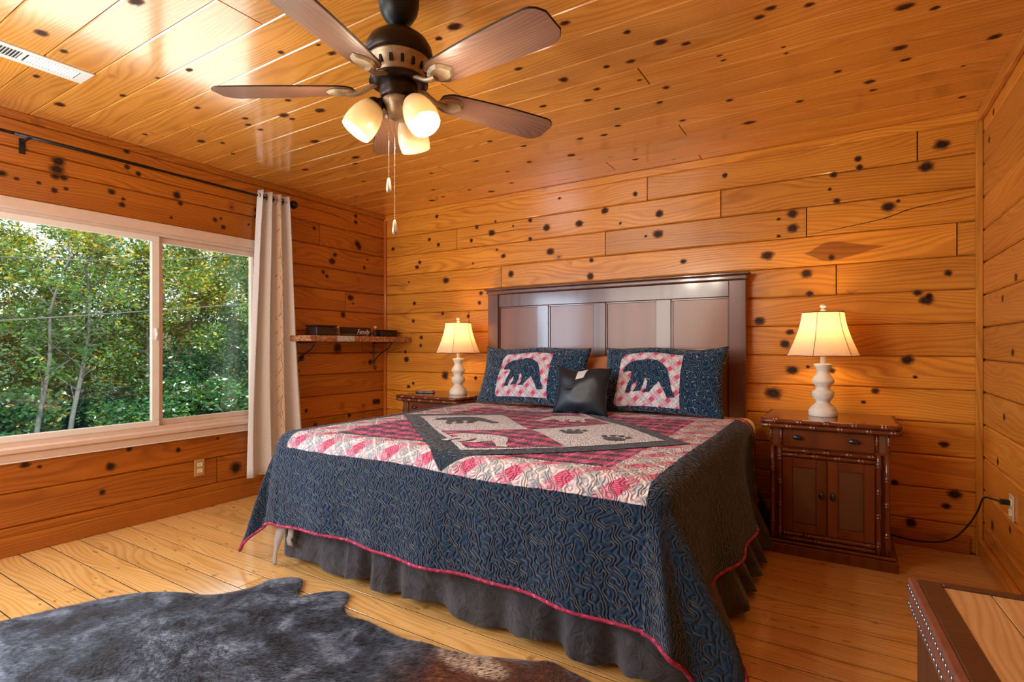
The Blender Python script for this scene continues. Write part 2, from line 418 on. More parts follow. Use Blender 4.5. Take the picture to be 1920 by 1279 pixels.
KN_CEIL=[(2.728,-1.522,22),(2.935,-1.928,14),(3.219,-1.592,22),(3.125,-1.737,14),(3.308,-1.522,14),(2.949,-1.525,14),(2.826,-1.347,14),(2.505,-1.322,14),(2.737,-1.258,14),(3.038,-1.323,8),(3.126,-1.180,14),(2.831,-1.081,14),(3.051,-1.034,14),(2.752,-0.864,14),(3.095,-0.738,14),(2.123,-0.882,14),(1.982,-1.065,14),(2.312,-0.571,22),(2.594,-1.724,14),(2.634,-0.779,14),(2.485,-0.803,14),(3.061,-1.510,14),(3.644,-1.597,14),(3.600,-1.558,14),(3.770,-1.542,14),(4.078,-1.335,22),(4.086,-0.999,22),(4.415,-0.892,22),(3.987,-0.713,22),(4.004,-0.600,14),(3.856,-0.909,14),(3.680,-0.656,14),(3.414,-0.504,22),(3.369,-0.864,14),(4.117,-0.868,14),(3.411,-1.349,8),(3.418,-1.298,8),(3.659,-1.274,8),(3.664,-1.212,8),(4.347,-0.659,8),(4.177,-1.265,14),(4.399,-0.265,14),(0.726,-2.575,14),(1.075,-2.571,8),(0.600,-2.885,14),(1.072,-3.008,22),(0.982,-2.904,14),(1.283,-2.529,14),(1.781,-2.396,14),(1.969,-2.347,8),(1.965,-2.271,14),(0.325,-2.704,22),(0.907,-2.295,14),(0.439,-2.027,22),(0.527,-1.941,14),(1.220,-1.989,22),(1.218,-1.933,14),(1.443,-1.922,22),(0.928,-2.019,14),(0.925,-1.939,14),(1.401,-2.091,14),(0.998,-2.078,14),(1.046,-1.648,22),(0.533,-1.332,22),(0.262,-2.267,14),(0.401,-1.797,14),(1.633,-2.900,22),(2.545,-2.142,22),(2.438,-2.111,14),(1.044,-1.313,22),(0.941,-1.226,14),(0.684,-0.910,14),(0.995,-0.447,14),(2.002,-0.604,14),(1.761,-0.511,14),(1.261,-0.779,14),(1.700,-0.817,14),(1.644,-0.264,14),(0.776,-0.203,22),(0.935,-0.243,14),(1.249,-0.289,14),(2.654,-0.260,14),(2.879,-0.120,8),(1.377,-0.155,22)]

# ------------------------------------------------------------------ room shell
RW, RY0, RH = 4.522, -4.70, 2.44
ZI = [2.404-.1877*i for i in range(13)]    # board course lines
WY0, WY1, WZ0, WZ1 = -4.16, -1.335, .57, 1.925   # window opening

wall_back = struct(box('wall_back', -.15, RW+.15, .02, .15, -.1, RH+.12, DARKGAP, bev=0))
wall_right = struct(box('wall_right', RW+.02, RW+.15, RY0, .02, -.1, RH+.12, DARKGAP, bev=0))
wall_left = struct(boxes('wall_left', [(-.15, -.02, RY0, .02, -.1, WZ0), (-.15, -.02, RY0, .02, WZ1, RH+.12), (-.15, -.02, WY1, .02, WZ0, WZ1), (-.15, -.02, RY0, WY0, WZ0, WZ1)], DARKGAP))
wall_front = struct(box('wall_front', -.15, RW+.15, RY0-.15, RY0-.02, -.1, RH+.12, DARKGAP, bev=0))
floor = struct(box('floor', -.15, RW+.15, RY0-.15, .15, -.1, -.02, DARKGAP, bev=0))
ceiling = struct(box('ceiling', -.15, RW+.15, RY0-.15, .15, RH+.02, RH+.14, DARKGAP, bev=0))

def split(a, b, joints, L=3.2, rnd=None):
    js = sorted(j for j in joints if a < j < b)
    out = []; p = a
    for j in js+[b]:
        out.append((p, j)); p = j
    return out
# back wall
bj = {0: [2.652, 4.237], 1: [3.163, .896], 2: [2.325, 3.676], 3: [1.376, 4.415], 4: [3.837], 5: [1.03], 6: [2.5], 7: [1.9], 8: [2.9], 9: [.42], 10: [2.2], 11: [1.8], 12: [2.6]}
lv = ZI+[0.0]
for i in range(13):
    zt, zb = lv[i], lv[i+1]
    for a, b in split(0, RW, bj[i]):
        board('board', b-a, zt-zb, .019, PB, wall_back, frame(((a+b)/2, 0, (zt+zb)/2), (1, 0, 0), (0, 0, 1), (0, -1, 0)))
# left wall: right of the window, above it, below it
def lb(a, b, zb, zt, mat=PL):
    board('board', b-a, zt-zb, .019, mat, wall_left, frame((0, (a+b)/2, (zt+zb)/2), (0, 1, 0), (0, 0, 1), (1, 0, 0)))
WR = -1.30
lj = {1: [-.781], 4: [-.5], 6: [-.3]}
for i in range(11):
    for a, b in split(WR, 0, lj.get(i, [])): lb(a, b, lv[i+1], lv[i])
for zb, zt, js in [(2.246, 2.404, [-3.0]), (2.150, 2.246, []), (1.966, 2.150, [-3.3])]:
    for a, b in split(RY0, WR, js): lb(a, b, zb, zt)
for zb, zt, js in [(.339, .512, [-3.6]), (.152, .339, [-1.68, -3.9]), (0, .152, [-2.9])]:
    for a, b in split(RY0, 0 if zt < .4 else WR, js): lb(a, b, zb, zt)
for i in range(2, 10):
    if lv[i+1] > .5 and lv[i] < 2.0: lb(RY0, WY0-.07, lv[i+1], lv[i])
# right wall
rl = [0]+[.012+.177*k for k in range(1, 14)]+[2.404]
for i in range(len(rl)-1):
    js = [[-2.2], [-3.3], [-1.4, -3.9], [-2.9], [-3.6]][i % 5]
    for a, b in split(RY0, 0, js if i < 13 else []):
        board('board', b-a, rl[i+1]-rl[i], .019, PR, wall_right, frame((RW, (a+b)/2, (rl[i+1]+rl[i])/2), (0, 1, 0), (0, 0, 1), (-1, 0, 0)))
# front wall (behind the camera), boarded across without an opening
for i in range(13):
    board('board', RW, lv[i]-lv[i+1], .019, PB, wall_front, frame((RW/2, RY0, (lv[i]+lv[i+1])/2), (1, 0, 0), (0, 0, 1), (0, 1, 0)))
# ceiling planks (run parallel to the back wall)
cj = {7: [3.067], 3: [3.059], 0: [3.043], 1: [2.456], 4: [1.4], 9: [2.2], 12: [3.5], 14: [1.9], 17: [2.7], 20: [1.2], 11: [.6], 6: [.9]}
edges = [0.0]+[-.12-.1875*k for k in range(25)]
edges = [e for e in edges if e > RY0]+[RY0]
for k in range(len(edges)-1):
    y1, y0 = edges[k], edges[k+1]
    for a, b in split(0, RW, cj.get(k, [])):
        board('plank', b-a, y1-y0, .019, PC, ceiling, frame(((a+b)/2, (y0+y1)/2, RH), (1, 0, 0), (0, -1, 0), (0, 0, -1)), ch=.0035)
# floor planks
fe = [0.0]+[-.0827-.1353*k for k in range(40)]
fe = [e for e in fe if e > RY0]+[RY0]
rf = random.Random(3)
for k in range(len(fe)-1):
    y1, y0 = fe[k], fe[k+1]
    for a, b in split(0, RW, [rf.uniform(.5, 4.1)] if k % 2 else []):
        board('plank', b-a, y1-y0, .019, PF, floor, frame(((a+b)/2, (y0+y1)/2, 0), (1, 0, 0), (0, 1, 0), (0, 0, 1)), ch=.0006, gap=.0026)
# dark strips paint the shade into the gaps between the floor planks
GAP_SHADE = plain('gap_shade_dark', '#1C0E06', .9)
fl = boxes('gap_shade', [(.02, RW-.02, e-.0026, e+.0026, -.015, -.0012) for e in fe[1:-1]], GAP_SHADE, floor); fl['kind'] = 'stuff'
# measured knots
eps = .0007
knots(KN_BACK, wall_back, lambda a, b: frame((a, -eps, b), (1, 0, 0), (0, 0, 1), (0, -1, 0)))
knots(KN_LEFT, wall_left, lambda a, b: frame((eps, a, b), (0, 1, 0), (0, 0, 1), (1, 0, 0)))
knots(KN_RIGHT, wall_right, lambda a, b: frame((RW-eps, a, b), (0, 1, 0), (0, 0, 1), (-1, 0, 0)))
knots(KN_CEIL, ceiling, lambda a, b: frame((a, b, RH-eps), (1, 0, 0), (0, -1, 0), (0, 0, -1)), 1.15, .0016)

# hairline cracks and a heartwood stain
CRACK = plain('crack_dark', '#2A1006', .9)
def crack(name, pts, parent, nrm, updir, wmax=.0022):
    ps = smooth_path(pts, 6); V = []; F = []; n = len(ps)
    for i, p in enumerate(ps):
        f = i/(n-1); w_ = wmax*(.35+.65*math.sin(PI*f))*random.uniform(.6, 1.2)
        q = Vector(p)+Vector(nrm)*.0006+Vector(updir)*.0016*mnoise.noise(Vector((f*30, len(pts), 0)))
        V += [q+Vector(updir)*w_, q-Vector(updir)*w_]
        if i: F.append((2*i-2, 2*i-1, 2*i+1, 2*i))
    mk(name, V, F, CRACK, parent)
NB, NU, NLX = (0, -1, 0), (0, 0, 1), (1, 0, 0)
crack('crack', [(3.69, 0, 1.852), (4.06, 0, 1.901), (4.215, 0, 1.945), (4.49, 0, 1.979)], wall_back, NB, NU, .003)
crack('crack', [(.91, 0, 2.125), (1.18, 0, 2.124), (1.495, 0, 2.13), (1.84, 0, 2.125)], wall_back, NB, NU)
crack('crack', [(.05, 0, 1.744), (.17, 0, 1.745), (.31, 0, 1.737)], wall_back, NB, NU)
crack('crack', [(0, -1.014, 2.331), (0, -.768, 2.329), (0, -.583, 2.32), (0, -.41, 2.286)], wall_left, NLX, NU, .003)
crack('crack', [(0, -.398, 2.334), (0, -.227, 2.321), (0, -.032, 2.301)], wall_left, NLX, NU)
def stain_mat():
    t = NT('heartwood_stain'); uv = t.uv(); x, y, _ = t.xyz(uv)
    n = t.noise(t.comb(t.math('MULTIPLY', x, 3), t.math('MULTIPLY', y, 9), 0), 1, 4, .6)
    yy = t.math('ABSOLUTE', t.math('MULTIPLY', t.math('SUBTRACT', y, .5), 2))
    lim = t.math('MULTIPLY', t.sm(x, 1.0, .25), t.sm(x, -.05, .3))
    a = t.sm(t.math('SUBTRACT', t.math('ADD', lim, t.math('MULTIPLY', n, .25)), yy), .10, .28)
    c = t.ramp(n, [(.3, srgb('#6A2C08')), (.7, srgb('#A8581A'))])
    t.set(color=c, rough=.35, coat=.2)
    tr = t.n.new('ShaderNodeBsdfTransparent'); mx = t.n.new('ShaderNodeMixShader')
    t.put(mx.inputs[0], t.math('MULTIPLY', a, .45)); t.l.new(tr.outputs[0], mx.inputs[1]); t.l.new(t.b.outputs[0], mx.inputs[2]); t.l.new(mx.outputs[0], t.out.inputs[0]); return t.m
mk('heartwood_stain', [(3.66, -.0004, 1.665), (4.16, -.0004, 1.690), (4.16, -.0004, 1.80), (3.66, -.0004, 1.80)], [(0, 1, 2, 3)], stain_mat(), wall_back, uvs=[(0, 0), (1, 0), (1, 1), (0, 1)])

# trims
def moulding(name, L, W, T, mat, fr):
    bm = bmesh.new(); bmbox(bm, -L/2, L/2, -W/2, W/2, -T, 0, .004)
    o = from_bm(name, bm, mat); o.matrix_world = fr; return struct(o)
Xv, Yv, Zv = (1, 0, 0), (0, 1, 0), (0, 0, 1)
moulding('trim_1', RW, .0545, .022, PB, frame((RW/2, -.022, 2.4122), Xv, Zv, (0, -1, 0)))
moulding('trim_2', -RY0-.022, .0415, .024, PL, frame((.024, (RY0-.022)/2, 2.4187), Yv, Zv, Xv))
moulding('trim_3', -RY0-.022, .064, .024, PR, frame((RW-.024, (RY0-.022)/2, 2.4075), Yv, Zv, (-1, 0, 0)))
moulding('trim_4', 2.285, .026, .026, PT, frame((.013, -.026, .10+2.285/2), Zv, Xv, (0, -1, 0)))
moulding('trim_5', 2.385, .030, .034, PB, frame((RW-.015, -.034, 2.385/2), Zv, Xv, (0, -1, 0)))
moulding('baseboard_left', -RY0, .102, .022, PL, frame((.022, RY0/2, .051), Yv, Zv, Xv))
moulding('baseboard_back', RW-.074, .098, .022, PL, frame((RW/2-.015, -.022, .049), Xv, Zv, (0, -1, 0)))
moulding('baseboard_right', -RY0-.034, .10, .022, PR, frame((RW-.022, (RY0-.034)/2, .05), Yv, Zv, (-1, 0, 0)))

# ------------------------------------------------------------------ left window (slider)
win = bpy.data.objects.new('window_1', None); COL.objects.link(win); struct(win)
cy0, cy1, cz0, cz1 = -4.22, -1.298, .514, 1.966
box('casing', -.02, .018, cy0, cy1, 1.905, cz1, WINP, win, .003)
box('casing', -.02, .018, cy1-.055, cy1, cz0+.075, 1.905, WINP, win, .003)
box('casing', -.02, .018, cy0, cy0+.055, cz0+.075, 1.905, WINP, win, .003)
box('window_sill', -.06, .034, cy0, cy1, cz0+.045, cz0+.075, WINP, win, .004)
box('apron', -.02, .016, cy0, cy1, cz0, cz0+.045, WINP, win, .003)
box('caulk_bead', .0, .02, cy0, cy1, cz0-.008, cz0+.001, WINW, win, .001)
# outer frame (vinyl)
boxes('window_frame', [(-.12, -.02, WY0, WY1, 1.885, WZ1), (-.12, -.02, WY0, WY1, WZ0, .615), (-.12, -.02, WY1-.03, WY1, .615, 1.885), (-.12, -.02, WY0, WY0+.03, .615, 1.885)], WINP, win, .003)
def sash(y0, y1, xa, xb, m, wl, wr, zb=.615, zt=1.885):
    s = boxes('sash', [(xa, xb, y0, y1, zt-.038, zt), (xa, xb, y0, y1, zb, zb+.038), (xa, xb, y0, y0+wl, zb+.038, zt-.038), (xa, xb, y1-wr, y1, zb+.038, zt-.038)], m, win, .004)
    box('pane', (xa+xb)/2-.002, (xa+xb)/2+.002, y0+wl, y1-wr, zb+.038, zt-.038, GLASS, s, 0)
    return s
sash(-2.066, WY1-.03, -.075, -.045, WINP, .042, .010)
sl = sash(-3.44, -2.056, -.045, -.018, WINW, .045, .050)
sash(-4.13, -3.43, -.075, -.045, WINP, .04, .04)
bm = bmesh.new(); bmbox(bm, -.020, -.002, -2.088, -2.070, 1.19, 1.27, .006, 2); bmbox(bm, -.020, .006, -2.084, -2.074, 1.215, 1.245, .003)
lt = from_bm('latch', bm, plain('latch_white', '#D0CCC4', .3), sl, True); lt['label'] = 'small oval sash latch on the meeting stile'

# added frame on the closed wall, put around the fill lamp behind the camera
fill_fr = bpy.data.objects.new('fill_lamp_frame', None); COL.objects.link(fill_fr); struct(fill_fr)
boxes('casing', [(.50, 2.70, RY0, -4.66, 2.16, 2.25), (.50, 2.70, RY0, -4.66, .75, .84), (.50, .59, RY0, -4.66, .84, 2.16), (2.61, 2.70, RY0, -4.66, .84, 2.16)], WINP, fill_fr, .003)
boxes('sash', [(1.57, 1.63, RY0, -4.64, .84, 2.16)], WINW, fill_fr, .003)

# ------------------------------------------------------------------ outside
def leaf_mat():
    t = NT('leaves'); t.n.remove(t.b)
    g = t.n.new('ShaderNodeNewGeometry')
    ri = g.outputs['Random Per Island']
    n = t.noise(g.outputs['Position'],   .55, 3, .6)
    n2 = t.noise(g.outputs['Position'], 1.7, 2, .6)
    z = t.xyz(g.outputs['Position'])[2]
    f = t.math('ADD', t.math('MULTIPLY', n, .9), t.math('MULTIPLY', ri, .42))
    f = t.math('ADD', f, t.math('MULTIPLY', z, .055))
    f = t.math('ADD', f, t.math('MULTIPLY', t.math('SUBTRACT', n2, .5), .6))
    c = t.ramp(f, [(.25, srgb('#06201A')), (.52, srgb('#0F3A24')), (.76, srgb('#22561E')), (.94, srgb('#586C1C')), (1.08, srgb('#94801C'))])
    rare = t.math('GREATER_THAN', ri, .993)
    c = t.mix(rare, c, srgb('#D87A20'))
    d = t.n.new('ShaderNodeBsdfDiffuse'); tr = t.n.new('ShaderNodeBsdfTranslucent'); t.put(d.inputs[0], c)
    t.put(tr.inputs[0], t.mix(.25, c, srgb('#88A830')))
    mx = t.n.new('ShaderNodeMixShader'); mx.inputs[0].default_value = .4
    t.l.new(d.outputs[0], mx.inputs[1]); t.l.new(tr.outputs[0], mx.inputs[2])
    gl = t.n.new('ShaderNodeBsdfGlossy'); gl.inputs['Roughness'].default_value = .4
    m2 = t.n.new('ShaderNodeMixShader'); m2.inputs[0].default_value = .05
    t.l.new(mx.outputs[0], m2.inputs[1]); t.l.new(gl.outputs[0], m2.inputs[2])
    t.l.new(m2.outputs[0], t.out.inputs[0]); return t.m
LEAF = leaf_mat()
BARK = plain('grey_bark', '#3C3D3A', .9, var=.3, scale=6, bump=.5, bscale=20)

def leaf_cloud(n, centers, rad, size):
    rng = RNG
    c = centers[rng.integers(0, len(centers), n)]
    d = rng.normal(size=(n, 3)); d /= np.linalg.norm(d, axis=1)[:, None]
    p = c[:, :3]+d*(rng.random(n)**.45)[:, None]*(c[:, 3:4]*rad)*np.array([1, 1, .8])
    u = rng.normal(size=(n, 3)); u[:, 2] *= .5; u /= np.linalg.norm(u, axis=1)[:, None]
    v = np.cross(u, rng.normal(size=(n, 3))); v /= np.linalg.norm(v, axis=1)[:, None]
    s = (size*rng.uniform(.6, 1.4, n))[:, None]
    P = np.stack([p-u*s, p+v*s*.45, p+u*s, p-v*s*.45], 1).reshape(-1, 3)
    return P
def tree(name_label, h, crown_r, n, z0=.0, trunk_r=.05, lean=0, seed=0, clusters=46, low=.0, size=.050):
    rnd = random.Random(seed)
    root = bpy.data.objects.new('tree', None); COL.objects.link(root)
    pts = [(0, 0, -.6)]
    x = y = 0
    for k in range(1, 9):
        x += rnd.uniform(-.06, .06)+lean*.12; y += rnd.uniform(-.07, .07); pts.append((x*h/5, y*h/5, h*.95*k/8))
    path = smooth_path(pts, 3)
    tube('trunk', path, [trunk_r*(1-.8*i/len(path)) for i in range(len(path))], BARK, root, 7)
    geos = []; cs = []
    for k in range(clusters):
        f = low+(1-low)*((k+.5)/clusters); q = path[min(int(f*len(path)), len(path)-1)]
        a = rnd.uniform(0, 2*PI); R = crown_r*(math.sin(PI*min(1, .12+f*.86))**.6)*rnd.uniform(.25, 1)
        e = q+Vector((math.cos(a)*R, math.sin(a)*R, rnd.uniform(.0, .35)*R+.1))
        if k % 3 == 0: geos.append(tube_geo([q, (q+e)/2+Vector((0, 0, .08*R)), e], [trunk_r*.32, trunk_r*.2, .005], 5))
        cs.append((e.x, e.y, e.z, rnd.uniform(.35, .8)))
    V, Fc = merge(geos); mk('branches', V, Fc, BARK, root, True)['kind'] = 'stuff'
    P = leaf_cloud(n, np.array(cs), 1.0, size)
    Fq = np.arange(len(P)).reshape(-1, 4)
    fo = mk('foliage', P, Fq, LEAF, root); fo['kind'] = 'stuff'
    return root
def put(t, x, y, z, rz, s, label, group):
    t.location = (x, y, z); t.rotation_euler = (0, 0, rz); t.scale = (s, s, s); tag(t, label, 'tree', group)
A = tree('a', 6.6, 1.5, 15000, seed=1, trunk_r=.07)
B = tree('b', 5.6, 1.7, 15000, seed=2, trunk_r=.06)
Cc = tree('c', 7.4, 1.5, 15000, seed=3, trunk_r=.09, lean=.3)
G1 = 'trees at the edge of the woods outside the window'
places = [(A, -13.0, -2.2, -2.3, .3, 1.0), (B, -12.4, .2, -2.2, 1.0, 1.0), (Cc, -14.2, -.9, -2.4, 2.0, 1.0), (A, -13.2, 1.9, -2.2, 2.4, 1.0), (B, -12.8, 3.6, -2.2, 3.3, 1.1),
          (Cc, -13.5, 5.0, -2.3, .2, .95), (A, -12.9, 6.6, -2.2, 4.1, 1.1), (B, -15.2, 1.0, -2.2, 5.0, 1.15), (Cc, -15.8, 3.1, -2.3, 1.2, 1.05), (A, -16.0, 5.4, -2.2, 2.8, 1.2),
          (B, -15.6, 7.6, -2.2, .7, 1.25), (Cc, -14.9, 8.9, -2.3, 3.9, 1.05), (B, -12.6, 8.3, -2.2, 2.2, 1.1), (A, -15.0, -3.2, -2.2, 5.6, 1.0), (B, -16.5, -1.5, -2.2, 4.4, 1.0), (Cc, -17.5, 9.5, -2.0, 2.0, 1.15), (A, -17.6, 7.0, -2.0, 1.0, 1.2)]
sides = ['behind the left pane', 'behind the right pane']
used = set()
for i, (src, x, y, z, rz, s) in enumerate(places):
    t = src if src.name not in used else copy_tree(src)
    used.add(src.name)
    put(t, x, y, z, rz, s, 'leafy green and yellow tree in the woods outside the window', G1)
# low undergrowth shrubs
def shrub(seed):
    root = bpy.data.objects.new('shrub', None); COL.objects.link(root)
    rnd = random.Random(seed); geos = []; cs = []
    for k in range(9):
        a = rnd.uniform(0, 2*PI); e = Vector((math.cos(a)*rnd.uniform(.2, .7), math.sin(a)*rnd.uniform(.2, .7), rnd.uniform(.4, 1.4)))
        geos.append(tube_geo([(0, 0, 0), e*.5+Vector((0, 0, .1)), e], [.014, .01, .004], 5)); cs.append((e.x, e.y, e.z, rnd.uniform(.3, .55)))
    V, Fc = merge(geos); mk('stems', V, Fc, BARK, root, True)['kind'] = 'stuff'
    P = leaf_cloud(6000, np.array(cs), 1.0, .05); fo = mk('foliage', P, np.arange(len(P)).reshape(-1, 4), LEAF, root); fo['kind'] = 'stuff'
    return root
S0 = shrub(5)
for i in range(14):
    t = S0 if i == 0 else copy_tree(S0)
    t.location = (-11.3-.9*(i % 3), -2.6+i*.85, -2.0); t.rotation_euler = (0, 0, i*1.3); t.scale = (1.25, 1.25, 1.1+.25*(i % 2))
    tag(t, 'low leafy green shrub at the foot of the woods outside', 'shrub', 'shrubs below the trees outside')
# two slender grey trunks nearer the house
def sapling(base, pts, label, seed):
    root = empty('sapling', base, label, 'tree')
    path = smooth_path(pts, 5)
    tube('trunk', path, [.06*(1-.75*i/len(path)) for i in range(len(path))], BARK, root, 8)
    rnd = random.Random(seed); geos = []; cs = []
    for k in range(16):
        f = .35+.65*k/16; q = path[min(int(f*len(path)), len(path)-1)]
        a = rnd.uniform(0, 2*PI); e = q+Vector((math.cos(a), math.sin(a), .9))*rnd.uniform(.35, .9)
        geos.append(tube_geo([q, e], [.016, .004], 5)); cs.append((e.x, e.y, e.z, .35))
    V, Fc = merge(geos); mk('branches', V, Fc, BARK, root, True)['kind'] = 'stuff'
    P = leaf_cloud(1100, np.array(cs), 1.0, .055); fo = mk('foliage', P, np.arange(len(P)).reshape(-1, 4), LEAF, root); fo['kind'] = 'stuff'
sapling((-10.8, .45, -2.2), [(0, 0, 0), (0, .05, 1.5), (.05, .25, 3), (0, .30, 4.2), (0, .65, 5.4)], 'slender grey forked tree behind the left pane, nearer the frame edge', 11)
sapling((-10.6, .95, -2.2), [(0, 0, 0), (.05, .05, 1.5), (0, .30, 2.9), (0, .42, 4.0), (0, .35, 5.3)], 'slender grey tree behind the left pane, second trunk from the frame edge', 12)

gm = NT('bounce_ground_pale'); n = gm.noise(gm.obj(), 30, 4, .7)
gm.set(color=gm.ramp(n, [(.3, srgb('#D6D4CE')), (.7, srgb('#F2F0EA'))]), rough=.9)
struct(box('bounce_ground', -10.5, -.16, -12, 12, -2.4, -2.3, gm.m, bev=0))  # unseen ground, added near white to bounce sunlight up to the ceiling
hm = plain('forest_floor', '#1E3A1C', 1.0, var=.5, scale=1.5)
vs = []; fs = []
for i in range(13):
    for j in range(25):
        x = -10.5-i*2.6; y = -20+j*2.0
        vs.append((x, y, -2.35+.11*i*i*.35+.25*mnoise.noise(Vector((x*.3, y*.3, 0)))*(i > 0)))
for i in range(12):
    for j in range(24): fs.append((i*25+j, (i+1)*25+j, (i+1)*25+j+1, i*25+j+1))
struct(mk('hillside', vs, fs, hm, None, True))
wire = plain('cable_grey', '#3A3A3A', .6)
o = tube('overhead_cable', smooth_path([(-9, -4, 2.62), (-9, -.549, 2.763), (-9, 1.88, 3.03), (-9, 4.37, 3.56), (-9, 10, 4.9)], 8), .010, wire, None, 6)
tag(o, 'thin upper overhead cable crossing outside the window', 'cable')
o = tube('overhead_cable', smooth_path([(-9, -4, 1.25), (-9, -.549, 1.615), (-9, 1.9, 1.93), (-9, 4.37, 2.271), (-9, 10, 3.1)], 8), .011, wire, None, 6)
tag(o, 'thicker lower overhead cable crossing outside the window', 'cable')

# ------------------------------------------------------------------ textiles: quilt materials
NAVY = '#0C3352'
def stitched(t, p, k=1.0, lw=.085):
    """meandering stitch line mask (1 on the thread) and puff height, p in metres"""
    P = .030/k
    nz = t.noise(p, 30*k, 0, color=True)
    q = t.vmath('ADD', p, t.vmath('SCALE', t.vmath('SUBTRACT', nz, (.5, .5, .5)), .115/k))
    x, y, _ = t.xyz(q)
    xb = t.math('ADD', x, t.math('MULTIPLY', y, .45))
    s = t.math('ABSOLUTE', t.math('SUBTRACT', t.math('FRACT', t.math('DIVIDE', xb, P)), .5))
    line = t.sm(s, lw, lw*.45)
    h = t.math('POWER', t.math('MULTIPLY', s, 2), .55)
    return line, h
def cloth_noise(t, p): return t.noise(p, 900, 2, .7)
def navy_mat(name, thread='#9AA8B0', col=NAVY, amt=.75, bump=.9):
    t = NT(name); p = t.uv()
    line, h = stitched(t, p)
    n = t.noise(p, 60, 3)
    c = t.ramp(n, [(.3, tuple(v*.75 for v in srgb(col))), (.7, srgb(col))])
    c = t.mix(t.math('MULTIPLY', line, amt), c, srgb(thread))
    hh = t.math('ADD', h, t.math('MULTIPLY', cloth_noise(t, p), .12))
    t.set(color=c, rough=.8, sheen=.25, sheen_rough=.4, spec=.25, normal=t.bump(hh, bump, .012)); return t.m
def plaid_nodes(t, p, period, diag, c_both, c_x, c_y, c_none, linecol, lw=.03, fine=0):
    x, y, _ = t.xyz(p)
    if diag:
        u = t.math('MULTIPLY', t.math('ADD', x, y), .7071/period); v = t.math('MULTIPLY', t.math('SUBTRACT', x, y), .7071/period)
    else:
        u = t.math('DIVIDE', x, period); v = t.math('DIVIDE', y, period)
    fu = t.math('FRACT', u); fv = t.math('FRACT', v)
    def band(f): return t.math('MULTIPLY', t.sm(f, .02, .06), t.sm(f, .46, .42))
    a = band(fu); b = band(fv)
    c = t.mix(a, c_none, c_x)
    d = t.mix(a, c_y, c_both)
    c = t.mix(b, c, d)
    if linecol is not None:
        la = t.sm(t.math('ABSOLUTE', t.math('SUBTRACT', fu, .74)), lw, lw*.5); lb_ = t.sm(t.math('ABSOLUTE', t.math('SUBTRACT', fv, .74)), lw, lw*.5)
        c = t.mix(t.math('MAXIMUM', la, lb_), c, linecol)
    return c
def plaid_mat(name, *a, bump=.8, **k):
    t = NT(name); p = t.uv()
    c = plaid_nodes(t, p, *a, **k)
    n = t.noise(p, 45, 3, .6)
    c = t.mix(t.math('MULTIPLY', t.math('SUBTRACT', n, .4), .5, clamp=True), c, (.02, .03, .05, 1))
    fs = t.math('MULTIPLY', t.math('GREATER_THAN', t.math('SINE', t.math('MULTIPLY', t.xyz(p)[1], 900)), .1), .28)
    c = t.mix(fs, c, (.75, .68, .68, 1)) if a[1] else c
    line, h = stitched(t, p)
    t.set(color=c, rough=.85, sheen=.2, spec=.2, normal=t.bump(h, bump, .010)); return t.m
CRIM, PINK, ROSE, OFFW, GREY = srgb('#C01C60'), srgb('#D08494'), srgb('#C86A80'), srgb('#D8D0CC'), srgb('#8E989C')
QN = navy_mat('quilt_navy', thread='#4E7088', amt=.26, bump=1.0)
PN = navy_mat('sham_navy', thread='#88A8B8', amt=.8, bump=.7)
QL = plaid_mat('quilt_light_plaid', .150, True, CRIM, srgb('#D8C8D0'), srgb('#CC7C98'), srgb('#A0A8B4'), OFFW, lw=.05)
QD = plaid_mat('quilt_raspberry_plaid', .105, False, srgb('#0E2438'), srgb('#981458'), srgb('#541040'), srgb('#C82A72'), srgb('#D8A8B4'), lw=.022)
QR = plaid_mat('quilt_end_plaid', .10, False, srgb('#14202C'), srgb('#8A1A34'), srgb('#5A162C'), srgb('#B82C40'), srgb('#E0A070'), lw=.03)
QW = navy_mat('quilt_white_patch', thread='#B8B8C0', col='#D8DAE4', amt=.3, bump=.7)
QB = navy_mat('quilt_dark_band', thread='#5A6670', col='#10283E', amt=.35, bump=.6)
PLP = plaid_mat('sham_light_plaid', .075, True, CRIM, srgb('#DCD0D6'), srgb('#D092A8'), srgb('#B4B8C4'), srgb('#F0ECEC'), lw=.03, bump=.5)
SATIN = plain('black_satin', '#0E1E2A', .42, var=.15, bump=.05, bscale=8, spec=.5)

# ------------------------------------------------------------------ bed
BX0, BX1, BYF = 1.35, 3.40, -2.095
bed = empty('bed', (2.315, -.06, 0), 'king bed with dark brown four-panel wooden headboard against the plank wall', 'bed')
BO = Vector((2.315, -.06, 0))
def bb(name, x0, x1, y0, y1, z0, z1, mat, bev=.003, seg=1, par=None, smooth=False):
    return box(name, x0-BO.x, x1-BO.x, y0-BO.y, y1-BO.y, z0, z1, mat, par or bed, bev, seg, smooth)
HB = 1.605
hb = bb('headboard', 1.30, 3.33, -.055, -.030, .30, HB-.01, HEADW)
bb('post', 1.295, 1.398, -.088, -.028, 0, HB-.02, HEADW, .004, par=hb); bb('post', 3.228, 3.335, -.088, -.028, 0, HB-.02, HEADW, .004, par=hb)
bb('top_rail', 1.398, 3.228, -.076, -.030, 1.478, HB-.02, HEADW, .004, par=hb)
bb('lower_rail', 1.398, 3.228, -.076, -.030, .42, .60, HEADW, .004, par=hb)
for a, b in ((1.770, 1.873), (2.259, 2.358), (2.736, 2.846)): bb('stile', a, b, -.076, -.030, .60, 1.478, HEADW, .004, par=hb)
